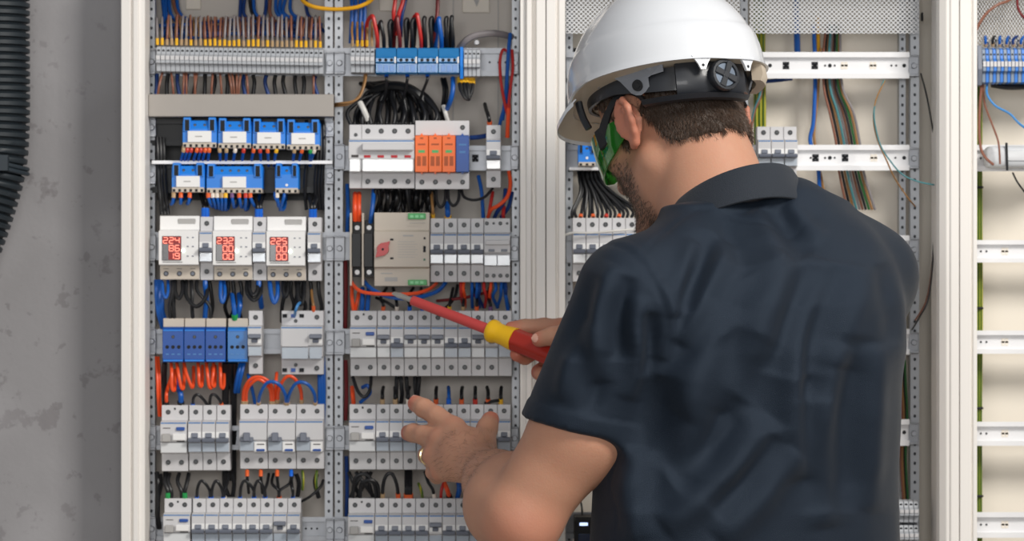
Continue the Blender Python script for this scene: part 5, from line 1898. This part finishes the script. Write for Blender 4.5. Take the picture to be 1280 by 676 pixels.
# ------------------------------------------------------------------ polo shirt
G = Field((X(640, -.5), -.70, .90), (X(1160, -.4), -.14, CAMZ + .14), .0032)
trunk(G, .004)
hemL = P(724, 535, -.50)
dL = (hemL - SHL).normalized()
nl = Vector((-.22, .04, -.97)).normalized()
G.cone(SHL, hemL + dL * .06, .060, .070, .03, clip=(hemL, nl))
dR = (ELR - SHR).normalized()
hemR = SHR.lerp(ELR, .62)
G.cone(SHR, hemR + dR * .05, .061, .066, .03, clip=(hemR, dR))
V, Q = G.mesh('polo_shirt')
V = relax(V, Q, 2)
N = vnormals(V, Q)


def pix(V):
    k = FPX / (DIST + V[:, 1])
    return 640 + V[:, 0] * k, 338 - (V[:, 2] - CAMZ) * k


U, W = pix(V)


def fold(pts, width, amp, sharp=1.0):
    """a soft crease or ridge along a line over the back of the shirt; amp in metres, width in pixels"""
    q = catmull([Vector((a, b, 0)) for a, b in pts], 6)
    best = np.full(len(V), 1e9)
    tt = np.zeros(len(V))
    n_ = len(q) - 1
    for i in range(n_):
        a, b = q[i], q[i + 1]
        dx, dy = b.x - a.x, b.y - a.y
        t = np.clip(((U - a.x) * dx + (W - a.y) * dy) / max(dx * dx + dy * dy, 1e-6), 0, 1)
        d = np.hypot(U - a.x - t * dx, W - a.y - t * dy)
        m_ = d < best
        best[m_] = d[m_]
        tt[m_] = ((i + t) / n_)[m_]
    fade = np.sin(np.clip(tt, 0, 1) * PI) ** .6
    return amp * fade * np.exp(-(best / width) ** 2 * sharp)


FOLDS = [
    ([(1040, 330), (1022, 390), (1014, 450), (1015, 500)], 15, -.0050), ([(950, 420), (920, 490), (880, 550), (840, 600)], 22, -.0040), ([(830, 470), (820, 540), (815, 640)], 20, -.0040), ([(1075, 330), (1062, 400), (1050, 460)], 16, .0030), ([(905, 380), (885, 450), (850, 520)], 16, .0035),
    # long folds down the back
    ([(1035, 325), (1010, 390), (995, 450), (992, 520), (1000, 600)], 11, .0060), ([(1015, 330), (990, 400), (975, 470)], 13, -.0045), ([(985, 320), (962, 380), (935, 450), (905, 520)], 16, .0045),
    ([(1050, 430), (1030, 500), (1022, 570), (1030, 660)], 13, .0055), ([(1072, 420), (1060, 520), (1058, 640)], 14, -.004), ([(1095, 430), (1088, 520), (1086, 640)], 12, .0045), ([(1010, 470), (1012, 560), (1020, 640)], 12, -.0045),
    ([(960, 520), (930, 570), (880, 620), (830, 660)], 14, .0050), ([(930, 500), (890, 560), (840, 600)], 15, -.0045), ([(990, 560), (950, 620), (900, 676)], 14, .0045), ([(970, 545), (930, 600), (890, 640)], 12, -.0035),
    ([(915, 300), (890, 350), (865, 400), (850, 430)], 10, .0040), ([(890, 290), (872, 340), (850, 385)], 9, -.0030), ([(870, 300), (850, 350), (842, 395)], 8, .0028),
    ([(940, 262), (955, 290), (980, 330)], 9, .0030), ([(965, 255), (985, 285), (1010, 320)], 9, -.0026), ([(985, 252), (1005, 280), (1030, 300)], 8, .0026), ([(905, 262), (915, 300), (935, 345)], 10, -.0024),
    ([(850, 450), (870, 520), (860, 600)], 18, .0035), ([(800, 560), (790, 610), (800, 676)], 12, .0035), ([(905, 420), (940, 470), (960, 540)], 18, -.0030), ([(1100, 330), (1115, 380), (1118, 430)], 10, -.0026),
    # sleeve
    ([(770, 330), (752, 380), (748, 430), (752, 480)], 10, .0045), ([(785, 345), (772, 400), (775, 450)], 9, -.0040), ([(800, 370), (795, 410), (798, 450), (785, 500)], 9, .0040), ([(745, 345), (728, 400), (718, 450)], 9, -.0030),
    ([(812, 390), (812, 430), (805, 470)], 7, -.0035), ([(735, 400), (715, 450), (700, 500)], 8, .0030), ([(760, 440), (745, 490), (735, 520)], 9, -.0030), ([(825, 350), (835, 400), (825, 450)], 8, .003),
]
SEAMS = [([(752, 306), (775, 308), (800, 326), (818, 356), (830, 390), (832, 420), (815, 460)], 3.2, -.0030), ([(758, 302), (782, 303), (806, 320), (825, 350), (838, 390), (840, 425)], 3.0, .0016),
         ([(880, 258), (850, 275), (822, 298), (800, 322)], 2.4, -.0016), ([(884, 250), (920, 272), (960, 288), (985, 293), (1005, 284), (1030, 262)], 2.0, -.0014),
         ([(782, 556), (770, 585), (764, 610), (775, 640), (770, 676)], 2.2, -.0014)]
disp = np.zeros(len(V))
facing = np.clip(-N[:, 1] * 1.4 + .35, 0, 1)
for f_ in FOLDS:
    disp += fold(f_[0], f_[1] * 1.5, f_[2])
disp = np.maximum(disp * facing * 3.0, -.017)
for f_ in SEAMS:
    disp += fold(*f_) * (facing > .05)
# hem band of the sleeve: a stitched double edge
th = (V - np.array(hemL)) @ np.array(nl)
onL = (U < 800) & (W > 440)
disp += np.where(onL, .0016 * sm(th, -.024, -.021) - .0018 * np.exp(-((th + .0225) / .0016) ** 2), 0)
disp += .0007 * np.sin(U * .11 + 2 * np.sin(W * .031)) * np.sin(W * .05 + 1.3 * np.sin(U * .023)) * facing
V = V + N * disp[:, None]
V[W < 2000] = relax(V, Q, 2)[W < 2000]
M_shirt = mk('navy_pique_cotton', (20, 29, 41), .55, var=.12, scale=900, bump=.5, bscale=1300, spec=.42, sheen=.04)
for m_ in (M_shirt,):
    m_.node_tree.nodes['Principled BSDF'].inputs['Specular Tint'].default_value = (.66, .80, 1.0, 1)
polo = link('polo_shirt', np_mesh('polo_shirt', V - np.array(PB), Q), M_shirt, person)

# collar: a folded band round the neck, high at the nape and dropping to the front
rings_o = []
NC = P(922, 243, -.405)
na = 64
prof = [(0.0, -.030, 0), (.001, -.006, 0), (.004, .004, 0), (.009, .006, 0), (.0125, .001, 0), (.019, -.016, 0), (.026, -.031, 0), (.0265, -.034, 0), (.0245, -.0355, 0), (.020, -.028, 0), (.010, -.010, 0), (.006, -.030, 0)]
rings = []
for i in range(na + 1):
    a = math.radians(-252) + math.radians(324) * i / na      # open at the throat
    ca, sa = math.cos(a), math.sin(a)
    fr = (sa + 1) / 2                      # 0 nape, 1 throat
    ring = []
    for (o_, zz, _) in prof:
        rx, ry = .064 + o_, .062 + o_
        zl = .030 - .084 * fr + zz * (1.0 + .12 * fr)
        lx, ly_ = rx * ca, ry * sa + .012 * fr
        ring.append(NC - PB + Vector((lx * math.cos(TA) - ly_ * math.sin(TA), lx * math.sin(TA) + ly_ * math.cos(TA), zl)) + Vector((-.010 * fr, 0, 0)))
    rings.append(ring)
cm = MB().sweep(rings)
cm.build('collar', mk('navy_rib_knit', (28, 36, 47), .75, var=.15, scale=700, bump=.5, bscale=900, sheen=.15), polo, smooth=True)

# trousers and shoes (below the frame, so that he stands on the floor)
T = Field((PB.x - .32, PB.y - .32, .04), (PB.x + .32, PB.y + .34, 1.06), .008)
hip = Vector((PB.x, PB.y, .95))
T.loft([(1.04, hip.x, hip.y, .165, .105), (.95, hip.x, hip.y, .172, .118), (.86, hip.x, hip.y, .168, .112)], TA, .03)
rt = Matrix.Rotation(TA, 3, 'Z')
feet = []
for s in (-1, 1):
    hj = hip + rt @ Vector((s * .09, 0, -.06))
    kj = hip + rt @ Vector((s * .115, .03, -.45))
    aj = hip + rt @ Vector((s * .13, -.01, -.86))
    T.cone(hj, kj, .092, .07, .03)
    T.cone(kj, aj, .07, .056, .03)
    feet.append(aj)
V, Q = T.mesh('trousers')
link('trousers', np_mesh('trousers', relax(V, Q, 2) - np.array(PB), Q), mk('dark_work_cotton', (48, 50, 54), .8, var=.1, bump=.2), person)
for a_ in feet:
    Fs = Field((a_.x - .2, a_.y - .2, -.002), (a_.x + .2, a_.y + .3, .16), .006)
    heel, toe = a_ + rt @ Vector((0, -.04, 0)), a_ + rt @ Vector((0, .17, 0))
    heel.z = toe.z = .04
    Fs.cone(heel, toe, .042, .036, .02)
    Fs.cone(Vector((a_.x, a_.y, .05)), Vector((a_.x, a_.y, .13)), .048, .046, .02)
    Fs.plane_cut((0, 0, .003), (0, 0, -1), (a_.x - .2, a_.y - .2, -.01), (a_.x + .2, a_.y + .3, .02))
    V, Q = Fs.mesh('shoe')
    link('shoe', np_mesh('shoe', relax(V, Q, 1) - np.array(PB), Q), mk('black_leather', (26, 25, 25), .4), person)

# wedding ring
rg = (P(533, 569, -.176) - kn['ring']).normalized()
rc = kn['ring'].lerp(P(533, 569, -.176), .62)
t_ = rg.orthogonal().normalized()
w_ = rg.cross(t_)
m = MB()
rr = [[(rc + rg * b + (t_ * math.cos(a) + w_ * math.sin(a)) * r_) - rc for r_, b in ((.0116, -.0022), (.0128, -.0018), (.0130, 0), (.0128, .0018), (.0116, .0022))] for a in [2 * PI * i / 32 for i in range(33)]]
m.sweep(rr, closed=True, cap=False)
o = m.build('finger_ring', mk('pale_gold', (240, 214, 160), .18, 1.0, .02), None, smooth=True, loc=rc)
tag(o, 'pale gold wedding ring on the curled finger of the open hand', 'ring')

# ------------------------------------------------------------------ screwdriver
sd = thing('screwdriver', 'insulated screwdriver with red shaft, yellow collar and red handle held in the fist', 'screwdriver', BUTT)
z_ = ad
x_ = z_.orthogonal().normalized()
y_ = z_.cross(x_)


def lathe(name, mat, prof, n_=28, lobes=0, depth=0.0, flat=None):
    """profile of (distance from the tip, radius) about the driver's axis"""
    rings = []
    for s_, r_ in prof:
        ring = []
        for i in range(n_):
            a = 2 * PI * i / n_
            q = r_ * (1 - depth * (.5 + .5 * math.cos(lobes * a))) if lobes else r_
            f1, f2 = flat(s_) if flat else (1, 1)
            ring.append(TIP + z_ * s_ + x_ * math.cos(a) * q * f1 + y_ * math.sin(a) * q * f2 - BUTT)
        rings.append(ring)
    return MB().sweep(rings).build(name, mat, sd, smooth=True)


LT = (BUTT - TIP).length
k0 = LT / 225.0
lathe('blade', mk('blade_steel', (186, 182, 176), .35, .7, .1), [(0, .0026), (.004, .0034), (8 * k0, .0046), (18 * k0, .0036), (30 * k0, .0034)], 20, flat=lambda s: (1, .3 + .7 * min(1, s / (22 * k0))))
lathe('insulated_shaft', mk('red_shaft_insulation', (206, 74, 72), .42, var=.05, bump=.05), [(25 * k0, .0048), (25.4 * k0, .0062), (27 * k0, .0064), (123 * k0, .0070)])
lathe('collar', mk('yellow_collar_plastic', (246, 192, 18), .4), [(122 * k0, .0095), (122.6 * k0, .0130), (125 * k0, .0150), (129 * k0, .0150), (133 * k0, .0130), (140 * k0, .0128), (148 * k0, .0144), (154 * k0, .0150)], 30)
lathe('handle', mk('red_handle_plastic', (176, 44, 30), .38, var=.05), [(154 * k0, .0149), (163 * k0, .0146), (180 * k0, .0150), (200 * k0, .0160), (215 * k0, .0168), (235 * k0, .0170), (252 * k0, .0160), (262 * k0, .0125), (266 * k0, .006)], 36, 6, .10)
# ------------------------------------------------------------------ hard hat (built in the head's own frame)
hat = thing('hard_hat', 'white safety helmet with rear adjuster knob worn by the man', 'hard hat', (0, 0, 0))
hat.matrix_world = HATM
ROOT = hat
M_shell = mk('glossy_white_shell', (224, 227, 232), .22, var=.01, coat=.5)
M_shell_in = mk('cream_clip_and_bounce_tint', (206, 192, 172), .5, var=.04)  # cream of the rear clip; inside shell and peak, painted shade and skin bounce
cy0 = -.006
NA = 96


def rim_z(a):
    """height of the shell's lower edge; a = 0 at his face, positive to his right"""
    d = abs(math.degrees(a))
    return float(np.interp(d, [0, 30, 45, 53, 60, 70, 86, 100, 117, 140, 165, 180], [.030, .030, .031, .034, .040, .047, .053, .054, .0545, .055, .055, .054]))


def rim_r(a):
    ex, ey = .107, .129
    ca, sa = math.cos(a), math.sin(a)
    e = 2.2
    return (abs(sa / ex) ** e + abs(ca / ey) ** e) ** (-1 / e)


def shell_rings(inset):
    rings = []
    top = .174 - inset
    steps = [0, .012, .05, .10, .16, .22, .26, .275, .29, .31, .36, .45, .55, .65, .75, .84, .91, .96, .99]
    for t in steps:
        ring = []
        for i in range(NA):
            a = 2 * PI * i / NA - PI
            z0 = rim_z(a)
            z = z0 + (top - z0) * math.sin(t * PI / 2) ** 1.0
            q = max(0.0, 1 - ((z - .045) / (top - .045)) ** 2.25) ** .47 if z > .045 else 1.0
            lip = .0035 * math.exp(-(t / .012) ** 2) if t < .05 else 0
            band = .0032 * (1 - sm(np.array([t]), .24, .30)[0])
            ridge = .0035 * math.exp(-((a) / .28) ** 2) * sm(np.array([t]), .3, .5)[0] if inset == 0 else 0
            side = -.004 * (math.exp(-((abs(a) - 1.25) / .22) ** 2)) * sm(np.array([t]), .34, .40)[0] * (1 - sm(np.array([t]), .60, .68)[0]) if inset == 0 else 0
            r = rim_r(a) * q + lip + band + ridge + side - inset
            ring.append(Vector((math.sin(a) * r, cy0 + math.cos(a) * r, z)))
        rings.append(ring)
    return rings


so = shell_rings(0.0)
si = shell_rings(0.003)
m = MB().sweep(so[::-1] + [si[0]], cap=False)
apex = Vector((0, cy0, .1742))
b_ = len(m.v)
m.v.append(tuple(apex))
m.f += [(i, (i + 1) % NA, b_) for i in range(NA)]
shellp = m.build('shell', M_shell, ROOT, smooth=True)
m = MB().sweep(si, cap=True)
m.build('shell_inside', M_shell_in, shellp, smooth=True)

# peak: a drooping brim over the face, white above, cream below for painted shade and skin bounce
pk_o, pk_i = [], []
nb = 41
for i in range(nb):
    a = math.radians(-62 + 124 * i / (nb - 1))
    e = math.cos(a / math.radians(62) * PI / 2) ** .55
    row_ = []
    for t in (0, .25, .5, .75, .93, 1.0):
        r = rim_r(a) - .002 + (.004 + .027 * e) * t
        z = rim_z(a) + .004 - .015 * e * t ** 1.5 - .004 * t
        row_.append(Vector((math.sin(a) * r, cy0 + math.cos(a) * r, z)))
    edge = row_[-1] + Vector((0, 0, -.006))
    pk_o.append(row_ + [edge])
    pk_i.append([p + Vector((0, 0, -.0035)) for p in row_[::-1]][0:0] or [edge] + [p + Vector((0, 0, -.003)) for p in row_[-2::-1]])
MB().sweep([a + b for a, b in zip(pk_o, [[q for q in r[1:]] for r in pk_i])], closed=True, cap=True).build('peak', M_shell, ROOT, smooth=True)
MB().sweep([[q + Vector((0, 0, -.0008)) for q in r[1:]] for r in pk_i], closed=False, cap=False).build('peak_underside', M_shell_in, ROOT, smooth=True)

# two white lugs with a hole on the rear edge, cream pocket at the rear corner
for a_, nm in ((-165, 0), (167, 0)):
    a = math.radians(a_)
    r = rim_r(a) + .0028
    c = Vector((math.sin(a) * r, cy0 + math.cos(a) * r, rim_z(a)))
    tn = Vector((math.cos(a), -math.sin(a), 0))
    nn = Vector((math.sin(a), math.cos(a), 0))
    q = [c + tn * x + Vector((0, 0, z)) for x, z in ((-.013, .004), (-.006, -.006), (-.003, -.013), (.003, -.013), (.006, -.006), (.013, .004))]
    mm = MB()
    mm.v = [tuple(p + nn * .001) for p in q] + [tuple(p - nn * .002) for p in q]
    n_ = len(q)
    mm.f = [tuple(range(n_)), tuple(range(2 * n_ - 1, n_ - 1, -1))] + [(i, i + n_, (i + 1) % n_ + n_, (i + 1) % n_) for i in range(n_)]
    lug = mm.build('rear_lug', M_shell, ROOT)
    MB().cyl(c + Vector((0, 0, -.008)) + nn * .0009, nn, .0018, .0005, 12).build('lug_hole', M_slot, lug)
# cream edge clip seen at the right rear
a = math.radians(128)
cl = MB()
rg_ = []
for i in range(9):
    aa = math.radians(112 + 5 * i)
    r = rim_r(aa) + .001
    rg_.append([Vector((math.sin(aa) * (r + o_), cy0 + math.cos(aa) * (r + o_), rim_z(aa) + z)) for o_, z in ((-.012, .012), (.0005, .012), (.003, -.012), (-.001, -.020), (-.012, -.018))])
cl.sweep(rg_)
cp = cl.build('rear_gutter', M_shell_in, ROOT, smooth=True)

# headband, nape strap, ratchet and knob
def band_pt(a, o_, z):
    ex, ey = .086 + o_, .107 + o_
    r = 1 / math.sqrt((math.sin(a) / ex) ** 2 + (math.cos(a) / ey) ** 2)
    return Vector((math.sin(a) * r, cy0 + math.cos(a) * r, z))


M_band = mk('black_band_plastic', (36, 39, 45), .42, var=.06, coat=.15)
rg_ = []
for i in range(NA + 1):
    a = 2 * PI * i / NA
    d = abs(math.degrees((a + PI) % (2 * PI) - PI))
    zc = float(np.interp(d, [0, 60, 100, 140, 180], [.046, .045, .043, .039, .037]))
    hh = float(np.interp(d, [0, 60, 100, 130, 180], [.012, .012, .009, .013, .016]))
    rg_.append([band_pt(a, o_, zc + z) for o_, z in ((0, -hh), (.004, -hh), (.0055, 0), (.004, hh), (0, hh))])
MB().sweep(rg_, cap=False).build('headband', M_band, ROOT, smooth=True)
rg_ = []
for i in range(25):
    a = math.radians(151 + 46 * i / 24) * -1
    hh = .020
    zc = .037
    rg_.append([band_pt(a, o_, zc + z) for o_, z in ((.004, -hh), (.010, -hh + .001), (.0135, -hh + .006), (.0145, 0), (.0125, hh - .004), (.010, hh), (.004, hh))])
MB().sweep(rg_).build('ratchet_housing', M_band, ROOT, smooth=True)
rg_ = []
for i in range(25):
    a = math.radians(128 + 72 * i / 24) * -1
    rg_.append([band_pt(a, o_, .022 + z) for o_, z in ((.003, -.012), (.012, -.011), (.0165, -.006), (.012, -.0045), (.003, -.004))])
MB().sweep(rg_).build('nape_flange', M_band, ROOT, smooth=True)
ka = math.radians(-178)
kc = band_pt(ka, .0135, .036)
kn_ = Vector((math.sin(ka), math.cos(ka), 0)).normalized()
kx, kz = kn_.cross(Vector((0, 0, 1))).normalized(), Vector((0, 0, 1))
kb = MB()
rings = []
for h_, r_ in ((0, .0185), (.004, .0195), (.009, .0195), (.011, .0182), (.0112, .0150), (.0085, .0140), (.0085, .0)):
    rings.append([kc + kn_ * h_ + (kx * math.cos(a) + kz * math.sin(a)) * (r_ * (1 - .02 * (1 + math.cos(20 * a)) / 2)) for a in [2 * PI * i / 60 for i in range(60)]])
kb.sweep(rings)
knob = kb.build('adjuster_knob', M_band, ROOT, smooth=True)
M_knob = mk('knob_grey_metal', (128, 140, 156), .3, .5, .12)
rings = [[kc + kn_ * h_ + (kx * math.cos(a) + kz * math.sin(a)) * r_ for a in [2 * PI * i / 40 for i in range(40)]] for h_, r_ in ((.0086, .0139), (.0094, .0136), (.0098, .001))]
MB().sweep(rings).build('knob_face', M_knob, knob, smooth=True)
sp = MB()
for q in range(4):
    a = math.radians(45 + 90 * q - 20)
    u1 = kx * math.cos(a) + kz * math.sin(a)
    w1 = kn_.cross(u1)
    p0, p1 = kc + kn_ * .0100, kc + kn_ * .0100 + u1 * .0155
    pr = [p0 - w1 * .0032, p0 + w1 * .0032, p1 + w1 * .0042, p1 - w1 * .0042]
    b_ = len(sp.v)
    sp.v += [tuple(p - kn_ * .002) for p in pr] + [tuple(p + kn_ * .0022) for p in pr]
    sp.f += [tuple(b_ + k for k in f) for f in ((0, 1, 2, 3), (7, 6, 5, 4), (0, 4, 5, 1), (1, 5, 6, 2), (2, 6, 7, 3), (3, 7, 4, 0))]
sp.cyl(kc + kn_ * .009, kn_, .0055, .0036, 20, .0045)
sp.build('knob_cross', M_band, knob, bevel=.0006)

# grey side plates that carry the headband, with a black press stud
M_brk = mk('smoke_grey_plastic', (132, 136, 144), .38, var=.03)
for s in (-1, 1):
    def bp(deg, z, o_=0.0):
        return None
    zf = lambda d: [(d, .092), ]
    out = [(84, .048), (94, .055), (106, .059), (120, .0595), (132, .059), (144, .057), (144, .047), (136, .045), (133.5, .043), (133, .033), (130, .028), (126, .0255), (122, .0265), (118, .030), (115, .037), (111, .046), (106, .052), (98, .053), (90, .050), (85, .047)]
    pts = []
    for d, z in out:
        a = s * math.radians(d)
        r0 = rim_r(a) - .0075
        f_ = max(0, min(1, (.062 - z) / .04))
        pts.append(Vector((math.sin(a) * (r0 - .016 * f_), cy0 + math.cos(a) * (r0 - .016 * f_), z)))
    cen = sum(pts, Vector()) / len(pts)
    nn = Vector((s * .83, -.55, -.2))
    mm = MB()
    n_ = len(pts)
    mm.v = [tuple(p + nn * .0012) for p in pts] + [tuple(p - nn * .0012) for p in pts]
    mm.f = [tuple(range(n_)), tuple(range(2 * n_ - 1, n_ - 1, -1))] + [(i, i + n_, (i + 1) % n_ + n_, (i + 1) % n_) for i in range(n_)]
    br = mm.build('side_plate', M_brk, ROOT)
    a = s * math.radians(125)
    r0 = rim_r(a) - .0075 - .016 * .62
    c = Vector((math.sin(a) * r0, cy0 + math.cos(a) * r0, .037))
    sn = (math.sin(a), math.cos(a) * .8, -.25)
    st = MB().cyl(c, sn, .0072, .0028, 20, .0066)
    st.cyl(c, sn, .0040, .0040, 14, .0034)
    st.build('press_stud', M_black, br, smooth=True)
# black chin-strap anchor and strap piece beside the temple
for s in (-1, 1):
    MB().tube(catmull([Vector((s * .089, .055, .058)), Vector((s * .088, .056, .040)), Vector((s * .085, .054, .022)), Vector((s * .081, .050, .008))], 5), .0045, 8).build('strap', M_band, ROOT, smooth=True)

# ------------------------------------------------------------------ safety glasses
gl_ = thing('safety_glasses', 'green tinted safety glasses with black arms worn under the hard hat', 'safety glasses', (0, 0, 0))
gl_.matrix_world = HM
M_lens = bpy.data.materials.new('green_tinted_lens')
M_lens.use_nodes = True
nt = M_lens.node_tree
b = nt.nodes['Principled BSDF']
b.inputs['Base Color'].default_value = rgb(70, 176, 66)
b.inputs['Roughness'].default_value = .05
b.inputs['Transmission Weight'].default_value = .72
b.inputs['IOR'].default_value = 1.15
b.inputs['Coat Weight'].default_value = .6
rg_ = []
for i in range(49):
    a = math.radians(-96 + 192 * i / 48)
    ex, ey = .086, .122
    r = 1 / math.sqrt((math.sin(a) / ex) ** 2 + (math.cos(a) / ey) ** 2)
    d = abs(math.degrees(a))
    top_ = .030 - .022 * (d / 96) ** 2
    bot = float(np.interp(d, [0, 8, 20, 45, 70, 88, 96], [-.004, -.014, -.022, -.024, -.021, -.014, -.006]))
    n0 = Vector((math.sin(a), math.cos(a), 0))
    col_ = [n0 * (r + .001 * math.sin(PI * t)) + Vector((0, 0, bot + (top_ - bot) * t)) for t in (0, .25, .5, .75, 1)]
    rg_.append(col_ + [p - n0 * .0018 for p in col_[::-1]])
MB().sweep(rg_).build('lens', M_lens, gl_, smooth=True)
for s in (-1, 1):
    pts = catmull([Vector((s * .0815, .042, .010)), Vector((s * .084, .022, .0235)), Vector((s * .0845, 0, .034)), Vector((s * .082, -.022, .036)), Vector((s * .080, -.040, .022)), Vector((s * .078, -.047, .004))], 6)
    n_ = len(pts)
    tm = MB()
    rg_ = []
    for i, p in enumerate(pts):
        t = i / (n_ - 1)
        hh = float(np.interp(t, [0, .12, .3, .6, 1], [.0078, .0072, .0050, .0034, .0026]))
        tg = (pts[min(i + 1, n_ - 1)] - pts[max(i - 1, 0)]).normalized()
        up = Vector((1, 0, 0)).cross(tg).normalized()
        rg_.append([p + up * hh + Vector((.0016, 0, 0)), p - up * hh + Vector((.0016, 0, 0)), p - up * hh - Vector((.0016, 0, 0)), p + up * hh - Vector((.0016, 0, 0))])
    tm.sweep(rg_)
    tm.build('temple_arm', M_black, gl_, bevel=.0006)
    MB().box(s * .0805 - .003, s * .0805 + .003, .034, .052, -.004, .022).build('hinge_block', M_black, gl_, bevel=.0015)
